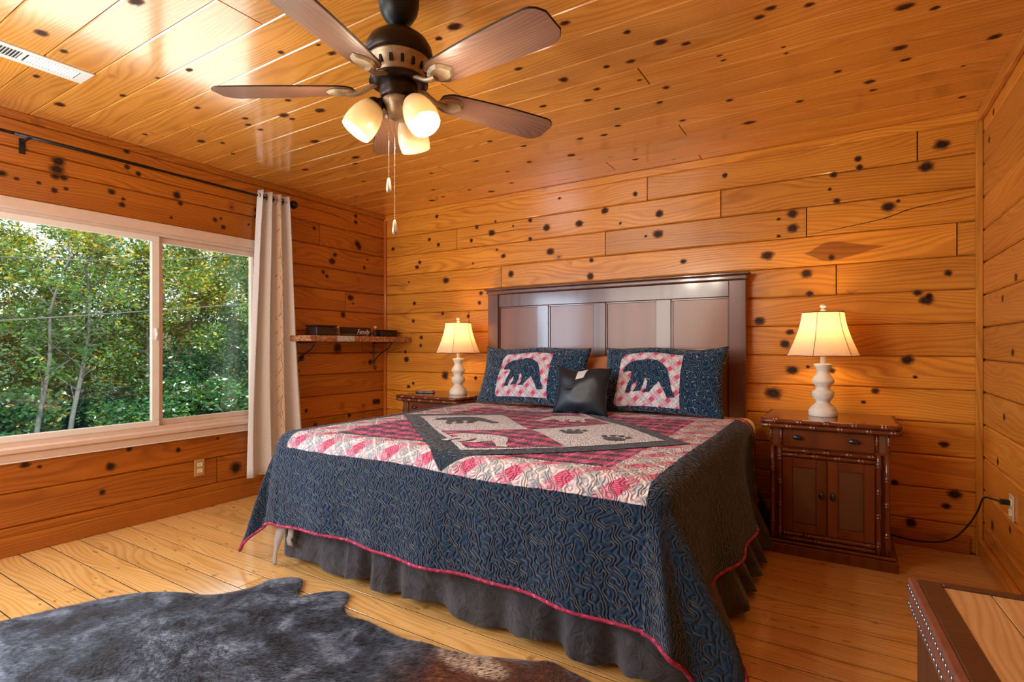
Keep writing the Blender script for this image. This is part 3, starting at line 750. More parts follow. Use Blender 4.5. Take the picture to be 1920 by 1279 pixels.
for a, b in ((1.398, 1.770), (1.873, 2.259), (2.358, 2.736), (2.846, 3.228)):
    bb('panel', a+.004, b-.004, -.060, -.054, .604, 1.474, HEADP, .002, par=hb)
    bb('panel_moulding', a, b, -.068, -.058, 1.466, 1.478, HEADW, .002, par=hb)
    bb('panel_moulding', a, a+.010, -.068, -.058, .60, 1.466, HEADW, .002, par=hb)
    bb('panel_moulding', b-.010, b, -.068, -.058, .60, 1.466, HEADW, .002, par=hb)
bb('cap', 1.272, 3.358, -.112, -.026, HB+.014, HB+.030, HEADW, .006, 2, par=hb)
bb('cap_moulding', 1.284, 3.346, -.100, -.026, HB-.020, HB+.014, HEADW, .010, 3, par=hb)
bb('box_spring', 1.40, 3.34, -2.00, -.115, .16, .36, WHITEF, .02, 2)
m_ = bb('mattress', 1.345, 3.402, BYF, -.115, .365, .690, SHEET, .06, 4, smooth=True)
m_['label'] = 'cream fitted sheet corner showing beside the quilt'
for lx in (1.45, 2.37, 3.29):
    for ly in (-1.95, -.25): bb('leg', lx-.03, lx+.03, ly-.03, ly+.03, 0, .165, BLACKG, .003)

def skirt_mat():
    t = NT('bed_skirt_cotton'); p = t.uv()
    n = t.noise(p, 14, 4, .65, dist=1.2); n2 = t.noise(p, 4, 3, .6, dist=.6)
    c = t.ramp(n, [(.3, srgb('#242428')), (.7, srgb('#403F46'))])
    wr = t.math('ADD', t.math('MULTIPLY', n, .6), t.math('MULTIPLY', n2, .8))
    t.set(color=c, rough=.85, sheen=.2, normal=t.bump(wr, .8, .03)); return t.m
SKIRT = skirt_mat()
def make_skirt():
    # path: left head corner -> foot-left -> foot-right -> right head, in world coords
    P = []
    def seg(a, b, n, k0):
        for i in range(n):
            f = i/n; P.append((a[0]+(b[0]-a[0])*f, a[1]+(b[1]-a[1])*f))
    c = [(1.34, -.13), (1.34, -2.055), (3.385, -2.085), (3.385, -.13)]
    seg(c[0], c[1], 90, 0); seg(c[1], c[2], 150, 0); seg(c[2], c[3], 150, 0); P.append(c[3])
    n = len(P); V = []; F = []; UV = []
    rows = 9; s = 0
    for i, (x, y) in enumerate(P):
        a = P[max(i-1, 0)]; b = P[min(i+1, n-1)]
        tx, ty = b[0]-a[0], b[1]-a[1]; l = math.hypot(tx, ty) or 1
        nx, ny = ty/l*-1, tx/l     # outward sign fixed below
        nx, ny = -nx, -ny
        if i: s += math.hypot(x-P[i-1][0], y-P[i-1][1])
        on_right = y > -2.08 and x > 3.3
        ph = s*24+1.7*math.sin(s*5.1)+2.2*math.sin(s*2.3)
        am = .020+.018*(.5+.5*math.sin(s*3.1+1)) if not on_right else .035
        if 90 <= i <= 125: am *= .25
        fl = .02 if not on_right else .13
        for r in range(rows):
            f = r/(rows-1)
            d = fl*f+am*f**.8*(math.sin(ph)+.35*math.sin(2*ph+1))
            z = .34-(.34-.035+.012*math.sin(ph*.5))*f
            V.append((x+nx*d-BO.x, y+ny*d-BO.y, z)); UV.append((s, z))
    for i in range(n-1):
        for r in range(rows-1):
            q = i*rows+r; F.append((q, q+1, q+rows+1, q+rows))
    o = mk('bed_skirt', V, F, SKIRT, bed, True, UV)
    return o
make_skirt()

# ------------------------------------------------------------------ quilt
QXL, QXR, QYF, QR_ = 1.400, 3.335, -2.055, .085
QLX, QLY, QYH = .53, .515, -.36
ARC = QR_*PI/2
def zq(x, y):
    return .700+.006*math.sin(x*3.1+y*2.3)+.004*math.sin(x*7.3-y*5.1)+.010*(y+2.1)/2
def qsurf(X, Y, off=0.0):
    ex = -1 if X < QXL else (1 if X > QXR else 0); dx = (QXL-X) if ex < 0 else (X-QXR if ex > 0 else 0)
    dy = max(0, QYF-Y)
    cx = min(max(X, QXL), QXR); cy = max(Y, QYF)
    z0 = zq(cx, cy)+off
    if dx == 0 and dy == 0: return (X, Y, z0)
    e = math.hypot(dx, dy); cphi, sphi = dx/e, dy/e
    both = (2*cphi*sphi)        # 0 on the faces, 1 on the diagonal
    r = QR_+off
    if e < ARC:
        th = e/QR_; h = r*math.sin(th); d = r*(1-math.cos(th)); hang = 0
    else:
        hang = e-ARC
        flare = .05 if dx == 0 else .10
        k = flare+(.26*both**1.6 if (dx and dy) else 0)
        h = r+hang*math.sin(k); d = r+hang*math.cos(k)
    gx = h*cphi*ex; gy = -h*sphi
    f = min(1, hang/.4)
    if dx and dy:
        gx += ex*f*.06*both
        gy *= (1-.35*both*f)
        if ex > 0:
            gx += .06*f*math.sin(PI*min(1, sphi*1.35))*(sphi < .74)
            gx -= .05*f*math.exp(-((sphi-.80)/.10)**2)
            gy -= .05*f*math.exp(-((sphi-.93)/.06)**2)
        else:
            gy += .07*f*math.exp(-((sphi-.86)/.08)**2)
    elif dx:
        gx += ex*f*(.035*math.sin((Y+.2)*5.2)+.018*math.sin(Y*13+1))
        if ex > 0: gx += f*.05*min(1, max(0, (-Y-.5)/1.5))
    else:
        gy -= f*(.012*math.sin(X*8.5+.4)+.009*math.sin(X*19))
        d += f*.012*math.sin(X*6.3)
    zmin = .022
    z = z0-d
    if z < zmin: gx += ex*(zmin-z)*.6; z = zmin+ .01*both
    return (cx+gx, cy+gy, z)
def steps(a, b, cuts, st):
    ps = sorted([a, b]+[c for c in cuts if a < c < b]); out = []
    for i in range(len(ps)-1):
        n = max(1, round((ps[i+1]-ps[i])/st)); out += [ps[i]+(ps[i+1]-ps[i])*k/n for k in range(n)]
    return out+[ps[-1]]
PX0, PX1, PX2, PX3 = 1.455, 1.655, 3.15, 3.335
PY0, PY1, PY2, PY3 = -2.175, -1.985, -.64, -.47
def make_quilt():
    xs = steps(QXL-QLX, QXR+QLX, [PX0, PX1, PX2, PX3], .0125); ys = steps(QYF-QLY, QYH, [PY0, PY1, PY2, PY3], .0125)
    V = []; UV = []
    for y in ys:
        for x in xs:
            p = qsurf(x, y)
            n = mnoise.noise(Vector((x*26, y*26, 0)))
            V.append((p[0], p[1], p[2]+.0022*n)); UV.append((x, y))
    F = []; fm = []
    nx = len(xs)
    for j in range(len(ys)-1):
        yc = (ys[j]+ys[j+1])/2
        for i in range(nx-1):
            xc = (xs[i]+xs[i+1])/2
            q = j*nx+i; F.append((q, q+1, q+nx+1, q+nx))
            if yc > PY3: m = 3
            elif PX0 < xc < PX3 and PY0 < yc: m = 2 if (PX1 < xc < PX2 and PY1 < yc < PY2) else 1
            else: m = 0
            fm.append(m)
    o = mk('quilt', V, F, None, None, True, UV, [QN, QL, QD, QR, QL], fm)
    md = o.modifiers.new('thickness', 'SOLIDIFY'); md.thickness = .010; md.offset = -1; md.material_offset = 0
    tag(o, 'navy and crimson plaid patchwork quilt with a diamond centre spread over the bed', 'quilt')
    # crimson binding round the hem
    hem = [qsurf(QXL-QLX, y) for y in ys[::-1]]+[qsurf(x, QYF-QLY) for x in xs]+[qsurf(QXR+QLX, y) for y in ys]
    hem = [Vector(h) for h in hem]
    hp = [hem[0]]
    for h in hem[1:]:
        if (h-hp[-1]).length > .008: hp.append(h)
    t = NT('crimson_binding_cloth'); n = t.noise(t.obj(), 70, 2)
    t.set(color=t.ramp(n, [(.35, srgb('#6E1230')), (.6, srgb('#B02452')), (.75, srgb('#D88AA0'))]), rough=.75)
    tube('binding', hp, .0075, t.m, o, 6)
    return o
quilt = make_quilt()

def patch(name, poly, mapf, mat, parent, off, grid=.03, uvscale=1.0):
    """flat appliqué: polygon in cloth coordinates, cut on a grid and laid on the cloth"""
    bm = bmesh.new()
    vs = [bm.verts.new((x, y, 0)) for x, y in poly]; bm.faces.new(vs)
    bmesh.ops.triangulate(bm, faces=bm.faces[:])
    xs = [p[0] for p in poly]; ys = [p[1] for p in poly]
    for ax, lo, hi in ((0, min(xs), max(xs)), (1, min(ys), max(ys))):
        k = math.ceil(lo/grid)
        while k*grid < hi:
            co = [0, 0, 0]; no = [0, 0, 0]; co[ax] = k*grid; no[ax] = 1
            bmesh.ops.bisect_plane(bm, geom=bm.verts[:]+bm.edges[:]+bm.faces[:], plane_co=co, plane_no=no)
            k += 1
    V = [mapf(v.co.x, v.co.y, off) for v in bm.verts]; UV = [(v.co.x, v.co.y) for v in bm.verts]
    bm.verts.index_update()
    F = [tuple(v.index for v in f.verts) for f in bm.faces]
    bm.free()
    # orient up
    return mk(name, V, F, mat, parent, True, UV)
def lerp2(a, b, f): return (a[0]+(b[0]-a[0])*f, a[1]+(b[1]-a[1])*f)
oL, oN, oR, oF = (1.47, -1.30), (2.47, -2.172), (3.30, -1.39), (2.40, -.50)
iL, iN, iR, iF = (1.640, -1.335), (2.495, -2.035), (3.175, -1.36), (2.415, -.645)
patch('diamond_band', [oL, oN, oR, oF], qsurf, QB, quilt, .004)
def shrink(q, k):
    c = (sum(p[0] for p in q)/len(q), sum(p[1] for p in q)/len(q)); return [lerp2(c, p, k) for p in q]
patch('white_diamond', [iL, iN, iR, iF], qsurf, QW, quilt, .006)
cen = (2.45, -1.37)
mLF, mNR, mLN, mFR = lerp2(iL, iF, .5), lerp2(iN, iR, .5), lerp2(iL, iN, .5), lerp2(iF, iR, .5)
redn = [lerp2(mLN, cen, .0), lerp2(iN, cen, .0), mNR, cen]
patch('red_square', [lerp2(mLN, mNR, .045), lerp2(iN, cen, .07), lerp2(mNR, mLN, .02), cen], qsurf, QD, quilt, .008)
patch('red_square', [mLF, lerp2(iF, cen, .07), lerp2(mFR, mLF, .045), cen], qsurf, QD, quilt, .008)
BEAR = [(510,465),(535,405),(580,360),(640,335),(690,330),(780,325),(870,320),(960,335),(1030,380),(1080,430),(1110,500),(1130,580),(1145,650),(1155,720),(1195,790),(1200,835),(1110,850),(1075,760),(1000,630),(930,720),(890,790),(800,790),(850,740),(860,640),(820,570),(805,690),(780,770),(680,785),(722,700),(725,635),(660,690),(640,800),(575,800),(600,690),(640,570),(635,505),(600,487),(530,492)]
bx0, bx1, by0, by1 = 510, 1200, 320, 850
def bear(cx, cy, w, ang, flip=1):
    out = []
    for x, y in BEAR:
        u = ((x-bx0)/(bx1-bx0)-.5)*w*flip; v = -((y-by0)/(by1-by0)-.5)*w*.72
        out.append((cx+u*math.cos(ang)-v*math.sin(ang), cy+u*math.sin(ang)+v*math.cos(ang)))
    return out if flip > 0 else out[::-1]
patch('bear_applique', bear(2.42, -1.80, .36, .25), qsurf, QW, quilt, .010)
patch('bear_applique', bear(2.46, -.94, .34, .2, -1), qsurf, QW, quilt, .010)
patch('bear_applique', bear(1.99, -1.33, .34, .9), qsurf, QB, quilt, .009)
def paw(cx, cy, s, a):
    def R(x, y): return (cx+(x*math.cos(a)-y*math.sin(a))*s, cy+(x*math.sin(a)+y*math.cos(a))*s)
    def ell(x, y, rx, ry): return [R(x+rx*math.cos(k*2*PI/12), y+ry*math.sin(k*2*PI/12)) for k in range(12)]
    bmv = [ell(0, -.15, .42, .30)]+[ell(x, y, .11, .18) for x, y in ((-.48, .22), (-.2, .42), (.12, .44), (.42, .28))]
    for q in bmv: patch('paw_applique', q, qsurf, QB, quilt, .009, .05)
paw(2.70, -1.36, .13, .3); paw(2.95, -1.42, .13, .1)

# pale torn strip of lining hanging below the quilt's left foot corner
t_ = plain('torn_lining', '#9A8E84', .8, var=.15, scale=30)
def ribbon(name, pts, mat, par):
    V = []; F = []
    for i, (x, y, z, w_) in enumerate(pts):
        V += [(x-w_, y, z), (x+w_, y+.004, z)]
        if i: F.append((2*i-2, 2*i-1, 2*i+1, 2*i))
    o = mk(name, V, F, mat, par, True)
    md = o.modifiers.new('thickness', 'SOLIDIFY'); md.thickness = .0015
    return o
ribbon('lining_strip', [(1.405, -2.12, .24, .035), (1.395, -2.13, .19, .034), (1.385, -2.14, .14, .028), (1.372, -2.14, .10, .018), (1.368, -2.145, .07, .012), (1.37, -2.15, .03, .017), (1.372, -2.15, .012, .012)], t_, quilt)
ribbon('lining_strip', [(1.455, -2.11, .22, .018), (1.462, -2.12, .17, .02), (1.445, -2.12, .15, .016), (1.462, -2.12, .12, .022)], t_, quilt)

# ------------------------------------------------------------------ pillows
def pillow_fn(w, h, th, wob=0, seed=0, pinch=.07):
    def f(u, v, side, off=0):
        x = u*w/2*(1-pinch*.8*(1-v*v)); y = v*h/2*(1-pinch*(1-u*u))
        T = th*(max(0, (1-abs(u)**2.4))*max(0, (1-abs(v)**2.4)))**.55
        n = mnoise.noise(Vector((u*2.2+seed, v*2.2, seed*1.7)))*wob*(1-abs(u)**6)*(1-abs(v)**6)
        y += .014*math.sin(u*4.3+seed)*(1-v*v*.3)*(1 if v > 0 else .2)
        return (x, -side*(T/2+n*.5+off), y)
    return f
def pillow(name, w, h, th, mat, loc, tilt, rz, label, cat, group=None, wob=.02, seed=0, res=36, pinch=.07):
    f = pillow_fn(w, h, th, wob, seed, pinch); V = []; F = []; UV = []; idx = {}
    for side in (1, -1):
        for j in range(res+1):
            for i in range(res+1):
                u, v = -1+2*i/res, -1+2*j/res
                edge = i in (0, res) or j in (0, res)
                if edge and side < 0: idx[(side, i, j)] = idx[(1, i, j)]; continue
                idx[(side, i, j)] = len(V); V.append(f(u, v, side)); UV.append((u*w/2, v*h/2))
        for j in range(res):
            for i in range(res):
                q = (idx[(side, i, j)], idx[(side, i+1, j)], idx[(side, i+1, j+1)], idx[(side, i, j+1)])
                F.append(q if side > 0 else q[::-1])
    o = mk(name, V, F, mat, None, True, UV)
    o.location = loc; o.rotation_euler = (-tilt, 0, rz)
    tag(o, label, cat, group)
    return o, f
def sham(w, h, x, y, z, panel, rz, label, seed):
    o, f = pillow('pillow_sham', w, h, .17, PN, (x, y, z+h/2*math.cos(.36)), .36, rz, label, 'pillow', 'bear pillow shams on the bed', .02, seed)
    (u0, u1), (v0, v1) = panel
    mp = lambda X, Y, off: f(X/(w/2), Y/(h/2), 1, off)
    patch('plaid_panel', [(u0, v0+.02), (u1*.0+u0+.02, v0), (u1, v0), (u1, v1), (u0+.05, v1), (u0+.02, v1-.04)], mp, PLP, o, .0015, .025)
    cw = (u1-u0)
    pb = []
    for px, py in BEAR:
        pb.append((u0+cw*(px-430)/(1255-430), v1-(v1-v0)*(py-205)/(975-205)))
    patch('bear_applique', pb, mp, PN, o, .004, .025)
    # piping round the edge
    return o
sham(.90, .46, 1.915, -.42, .715, ((-.262, .190), (-.190, .160)), 0, 'left navy bear-print pillow sham, nearest the small lamp', 1.0)
sham(.80, .46, 2.875, -.42, .715, ((-.290, .150), (-.205, .165)), 0, 'right navy bear-print pillow sham, its right end slumped', 2.3)
pillow('sleeping_pillow', .76, .36, .15, plain('peach_pillowcase', '#C88E66', .85, var=.05), (2.08, -.22, .895), .20, 0, 'peach sleeping pillow tucked behind the left bear pillow', 'pillow', None, .015, 4)
pillow('sleeping_pillow', .66, .42, .15, WHITEF, (2.86, -.22, .925), .20, 0, 'white sleeping pillow peeking out behind the right bear pillow', 'pillow', None, .015, 5)
cu, cf = pillow('throw_cushion', .385, .33, .14, SATIN, (2.43, -.66, .855), .30, .06, 'small plain black satin cushion between the two bear pillows', 'cushion', None, .014, 6, 30, .14)
tagm = plain('care_label', '#C8C8CC', .7, var=.03)
patch('care_label', [(-.03, .085), (.028, .085), (.04, .155), (-.028, .155)], lambda X, Y, off: cf(X/.1925, Y/.165, 1, off), tagm, cu, .003, .02)['label'] = 'white care label'

# ------------------------------------------------------------------ nightstands
def bamboo(p0, p1, r, nodes, mat, parent, name='bamboo_rail'):
    p0, p1 = Vector(p0), Vector(p1); L = (p1-p0).length; pr = [(r*.9, 0)]
    for k in nodes:
        z = k*L
        pr += [(r*.92, z-.020), (r*1.0, z-.011), (r*1.22, z-.008), (r*1.22, z-.005), (r*.98, z-.002), (r*.98, z+.002), (r*1.22, z+.005), (r*1.22, z+.008), (r*1.0, z+.011), (r*.92, z+.020)]
    pr.append((r*.9, L)); pr = sorted(pr, key=lambda q: q[1])
    pr = [q for q in pr if 0 <= q[1] <= L]
    return lathe(name, pr, mat, parent, 12, p0, axis=p1-p0)
def cane_mat():
    t = NT('woven_cane'); x, y, z = t.xyz(t.obj())
    a = t.math('SINE', t.math('MULTIPLY', x, 900)); b = t.math('SINE', t.math('MULTIPLY', z, 900))
    h = t.math('MULTIPLY', a, b)
    t.set(color=t.ramp(t.math('MULTIPLY_ADD', h, .5, .5), [(.2, srgb('#4A2A16')), (.8, srgb('#8E5E34'))]), rough=.5, normal=t.bump(h, .6, .003)); return t.m
CANE = cane_mat()
def nightstand():
    W, D, Z = .625, .52, .745
    ns = empty('nightstand', (0, 0, 0), '', 'nightstand')   # origin: centre of the back edge on the floor; front is -Y
    w = W/2
    box('top', -w, w, -D, 0, Z-.018, Z, CHERRY, ns, .005, 2)
    nd = [.1, .3, .5, .7, .9]; nd2 = [.06, .22, .40, .60, .80, .96]
    for zz, r, nn in ((Z-.012, .0125, nd), (Z-.037, .0125, nd2)):
        bamboo((-w-.004, -D-.002, zz), (w+.004, -D-.002, zz), r, nn, CHERRY, ns, 'bamboo_edge')
        for s in (-1, 1): bamboo((s*(w+.002), -D, zz), (s*(w+.002), -.005, zz), r, nn, CHERRY, ns, 'bamboo_edge')
    bw = w-.035; f = -D+.045
    box('body', -bw, bw, f, -.01, .07, Z-.018, CHERRY, ns, .002)
    box('plinth', -w, w, -D+.005, -.002, 0, .055, CHERRY, ns, .003)
    box('plinth_moulding', -w+.012, w-.012, -D+.017, -.004, .055, .072, CHERRY, ns, .006, 2)
    # corner posts: cane block at drawer height, two bamboo poles below
    for s in (-1, 1):
        box('corner_block', min(s*bw, s*(bw-.062)), max(s*bw, s*(bw-.062)), f-.018, f+.01, .585, Z-.05, CHERRY, ns, .003)
        box('cane_inset', min(s*(bw-.020), s*(bw-.044)), max(s*(bw-.020), s*(bw-.044)), f-.0195, f-.01, .60, Z-.055, CANE, ns, .001)
        bamboo((s*(bw-.006), f-.016, .60), (s*(bw-.006), f-.016, Z-.05), .007, [.5], CHERRY, ns, 'bamboo_post')
        bamboo((s*(bw-.056), f-.016, .60), (s*(bw-.056), f-.016, Z-.05), .007, [.5], CHERRY, ns, 'bamboo_post')
        bamboo((s*(bw-.012), f-.012, .072), (s*(bw-.012), f-.012, .59), .0135, [.2, .5, .75], CHERRY, ns, 'bamboo_post')
        bamboo((s*(bw-.048), f-.010, .072), (s*(bw-.048), f-.010, .59), .0135, [.1, .38, .62, .88], CHERRY, ns, 'bamboo_post')
    iw = bw-.064
    for z0, z1 in ((.572, .546), (.112, .086)):
        bamboo((-iw-.003, f-.010, z0), (iw+.003, f-.010, z0), .0125, [.04, .28, .5, .74, .96], CHERRY, ns)
        bamboo((-iw-.003, f-.008, z1), (iw+.003, f-.008, z1), .0125, [.15, .38, .62, .86], CHERRY, ns)
    dr = box('drawer', -iw, iw, f-.016, f+.01, .592, Z-.056, CHERRY, ns, .003)
    def knob(x, y, z, par, vert):
        o = lathe('knob', [(.004, 0), (.004, .012), (.011, .014), (.0125, .018), (.010, .023), (0, .025)], PEWTER, par, 20, (0, 0, 0), axis=(0, -1, 0))
        o.scale = (1, 1, 1.7) if vert else (1.9, 1, 1); o.location = (x, y, z); return o
    for kx in (-.14, .12): knob(kx, f-.016, .648, dr, False)
    for s in (-1, 1):
        x0, x1 = (-iw, -.003) if s < 0 else (.003, iw)
        d = box('door', x0, x1, f-.008, f+.01, .126, .532, CHERRY, ns, .002)
        fr = .048
        boxes('door_frame', [(x0, x0+fr, f-.018, f-.006, .126, .532), (x1-fr, x1, f-.018, f-.006, .126, .532), (x0+fr, x1-fr, f-.018, f-.006, .484, .532), (x0+fr, x1-fr, f-.018, f-.006, .126, .174)], CHERRY, d, .002)
        box('cane_panel', x0+fr+.004, x1-fr-.004, f-.012, f-.006, .178, .480, CANE, d, .001)
        knob(s*.026, f-.018, .345, d, True)
    return ns
NSG = 'bamboo-trimmed nightstands'
ns1 = nightstand(); ns1.location = (3.802, -.032, 0)
ns1['label'] = 'dark cherry nightstand with bamboo trim right of the bed, both doors in view'; ns1['group'] = NSG
ns2 = copy_tree(ns1); ns2.location = (1.008, -.032, 0)
ns2['label'] = 'bamboo-trimmed nightstand left of the bed, mostly hidden behind the quilt'

# ------------------------------------------------------------------ table lamps
def table_lamp():
    L = empty('table_lamp', (0, 0, 0), '', 'lamp')
    pr = [(.072, 0), (.074, .004), (.074, .030), (.070, .034), (.068, .040), (.066, .046), (.058, .054), (.046, .066), (.037, .076), (.034, .084), (.038, .088), (.040, .093),
          (.050, .103), (.056, .116), (.057, .130), (.057, .138), (.050, .146), (.040, .150), (.036, .160), (.036, .168), (.040, .172), (.043, .180), (.052, .188), (.057, .198), (.057, .208), (.050, .220), (.038, .236), (.032, .250), (.032, .262), (.036, .266), (.036, .274), (.043, .282), (.047, .294), (.047, .300), (.030, .302), (.014, .303)]
    lathe('base', pr, CREAMP, L, 40)
    lathe('stem', [(.014, .302), (.014, .375), (.010, .378), (.010, .42), (.004, .43), (.004, .612)], CREAMP, L, 20)
    lathe('finial', [(.004, .600), (.012, .604), (.014, .612), (.009, .618), (.009, .624), (.015, .630), (.016, .640), (.010, .646), (0, .647)], CREAMP, L, 20)
    segs = 48; rows = 14; V = []; F = []
    z0, z1 = .350, .598
    def R(f): return .105+(.180-.105)*(f**1.55)
    for j in range(rows+1):
        f = j/rows; r = R(f); z = z1-(z1-z0)*f
        for k in range(segs):
            a = 2*PI*k/segs; b = (a*6/(2*PI)) % 1
            fac = math.cos(PI/6)/math.cos((b-.5)*PI/3)
            rr = r*(.55+.45*fac/ math.cos(PI/6)*.985)
            V.append((rr*math.cos(a), rr*math.sin(a), z+.006*abs(b-.5)*(f > .9)*-1))
    for j in range(rows):
        for k in range(segs): F.append((j*segs+k, j*segs+(k+1) % segs, (j+1)*segs+(k+1) % segs, (j+1)*segs+k))
    sh = mk('shade', V, F, SHADE, L, True)
    for k in range(6):
        i = k*8; tube('rib', [Vector(V[j*segs+i])*1.0 for j in range(rows+1)], .0016, SEAM, sh, 5)
    for j in (0, rows):
        tube('shade_trim', [V[j*segs+k] for k in range(segs)], .0028 if j == 0 else .0022, SEAM, sh, 5, True)
    mk_b = lathe('bulb', [(.012, .385), (.014, .40), (.028, .43), (.030, .445), (.024, .465), (.010, .476), (0, .478)], BULBW, L, 20)
    return L
LG = 'turned cream table lamps'
la = table_lamp(); la.location = (3.775, -.27, .7452); la.rotation_euler = (0, 0, .30)
la['label'] = 'lit cream turned table lamp with linen bell shade, right of the bed'; la['group'] = LG
lb2 = copy_tree(la); lb2.location = (1.12, -.27, .7452); lb2.rotation_euler = (0, 0, -.12)
lb2['label'] = 'lit cream turned table lamp with linen bell shade, left of the bed'
for L in (la, lb2):
    for dz, e in ((.445, 7.0),):
        d = bpy.data.lights.new('lamp_light', 'POINT'); d.energy = e; d.color = (1.0, .60, .26); d.shadow_soft_size = .035
        o = bpy.data.objects.new('lamp_light', d); COL.objects.link(o); o.location = Vector(L.location)+Vector((0, 0, dz+.055))

# remote control
rm = box('remote_control', -.022, .022, -.085, .085, 0, .018, BLACKG, None, .006, 3, True)
rm.location = (.815, -.335, .7455); rm.rotation_euler = (0, 0, -1.25); tag(rm, 'black remote control lying on the left nightstand', 'remote')
bt = plain('remote_button', '#8A8E92', .5)
for k in range(4):
    for j in (-1, 1):
        b = lathe('button', [(.0035, .0178), (.0035, .0198), (0, .0202)], bt, rm, 10, (j*.009, .06-.03*k, 0))

# ------------------------------------------------------------------ ceiling fan
fan = empty('ceiling_fan', (2.513, -2.426, 0), 'five-blade wooden ceiling fan with three lit frosted shades', 'fan')
FZ = 2.44
def mir(pr): return pr
lathe('canopy', [(.070, FZ), (.0725, FZ-.02), (.0725, FZ-.055), (.066, FZ-.085), (.050, FZ-.112), (.028, FZ-.128), (.022, FZ-.132), (0, FZ-.132)][::-1], BLACK, fan, 36)
lathe('downrod', [(.0125, 2.27), (.0125, 2.325)], BLACK, fan, 16, cap=True)
lathe('motor_housing', [(.0, 2.283), (.035, 2.282), (.075, 2.272), (.103, 2.250), (.119, 2.222), (.123, 2.200), (.123, 2.185), (.112, 2.178)][::-1], BRONZED, fan, 48)
lathe('vent_band', [(.112, 2.180), (.112, 2.172), (.108, 2.168), (.092, 2.128), (.094, 2.120), (.085, 2.112)][::-1], BRONZE, fan, 48)
for k in range(16):
    a = 2*PI*k/16+.1
    s = box('vent_slot', .0955, .1035, -.006, .006, 2.132, 2.162, SLOT, fan, .001)
    s.rotation_euler = (0, 0, a)
lathe('rotor_plate', [(.085, 2.114), (.105, 2.106), (.105, 2.096), (.07, 2.092)][::-1], BRONZED, fan, 48)
lathe('switch_housing', [(.066, 2.098), (.068, 2.09), (.066, 2.052), (.060, 2.036)][::-1], BRONZED, fan, 40)
lathe('light_fitter', [(.060, 2.038), (.056, 2.022), (.048, 2.010), (.044, 1.985), (.030, 1.972), (0, 1.968)][::-1], BRONZE, fan, 40)
fwd = math.radians(121.93)
for k in range(5):
    al = math.radians(-16+72*k); ang = fwd-al
    # blade: outline in local coords (x out, y across), pitched
    n = 30; top = []; 
    for i in range(n+1):
        f = i/n; x = .165+f*.505
        hw = .052+.024*math.sin(min(1, f*1.25)*PI/2)
        if f > .90: hw *= math.sqrt(max(.0, 1-((f-.90)/.10)**2*.75))
        if f < .05: hw *= (.6+8*f)
        top.append((x, hw))
    out = top+[(x, -h) for x, h in reversed(top)]
    pitch = math.radians(-11); V = []
    zb = 2.078
    for zz in (.003, -.003):
        for x, y in out: V.append((x, y*math.cos(pitch)-zz*math.sin(pitch), zb+y*math.sin(pitch)+zz))
    m = len(out); F = [tuple(range(m))[::-1], tuple(range(m, 2*m))]
    for i in range(m): j = (i+1) % m; F.append((i, j, j+m, i+m))
    b = mk('blade', V, F, BLADE, fan); b.rotation_euler = (0, 0, ang)
    edge = tube('blade_edge', [(x, y*math.cos(pitch), zb+y*math.sin(pitch)+.001) for x, y in out], .0028, BLACK, b, 5, True)
    # iron: arm and tulip plate under the blade
    pts = [(.075, 0, 2.104), (.11, 0, 2.086), (.15, .0, 2.066), (.19, 0, 2.062)]
    g1 = tube_geo(smooth_path(pts, 5), [.013]*16, 8, flat=.6)
    ol = [(.155, .008), (.175, .026), (.20, .038), (.225, .040), (.245, .030), (.262, .010), (.268, 0)]
    ol = ol+[(x, -y) for x, y in reversed(ol[:-1])]
    V = [];
    for zz in (-.0045, -.013):
        kf = 1 if zz > -.01 else .78
        for x, y in ol: yy = y*kf; V.append((.212+(x-.212)*kf, yy*math.cos(pitch), zb+yy*math.sin(pitch)+zz))
    m = len(ol); F = [tuple(range(m))[::-1], tuple(range(m, 2*m))]
    for i in range(m): j = (i+1) % m; F.append((i, j, j+m, i+m))
    GV, GF = merge([g1, (V, F)])
    ir = mk('blade_iron', GV, GF, BRONZE, fan); ir.rotation_euler = (0, 0, ang)
for al in (14, 132, -106):
    a = fwd-math.radians(al); dr = Vector((math.cos(a), math.sin(a), 0)); ax = (dr*.56+Vector((0, 0, -.83))).normalized()
    neck = dr*.078+Vector((0, 0, 2.018))
    tube('lamp_arm', smooth_path([dr*.035+Vector((0, 0, 2.0)), dr*.062+Vector((0, 0, 2.03)), neck], 5), .011, BRONZED, fan, 8)
    lathe('socket_cup', [(.018, -.012), (.028, -.004), (.033, .012), (.034, .024)], BRONZED, fan, 24, neck, axis=ax)
    pr = [(.030, .008), (.038, .016), (.048, .036), (.055, .060), (.0585, .085), (.0585, .108), (.055, .128), (.0535, .131), (.0520, .128), (.0555, .107), (.0555, .085), (.052, .060), (.045, .038), (.035, .020), (.026, .014)]
    lathe('glass_shade', pr, FROST, fan, 40, neck, axis=ax, cap=False)
    lathe('bulb', [(.013, .02), (.014, .045), (.026, .066), (.030, .086), (.027, .104), (.015, .116), (0, .119)], BULB, fan, 20, neck, axis=ax)
    d = bpy.data.lights.new('fan_light', 'POINT'); d.energy = 12; d.color = (1.0, .88, .70); d.shadow_soft_size = .03
    o = bpy.data.objects.new('fan_light', d); COL.objects.link(o); o.location = Vector((2.513, -2.426, 0))+neck+ax*.150
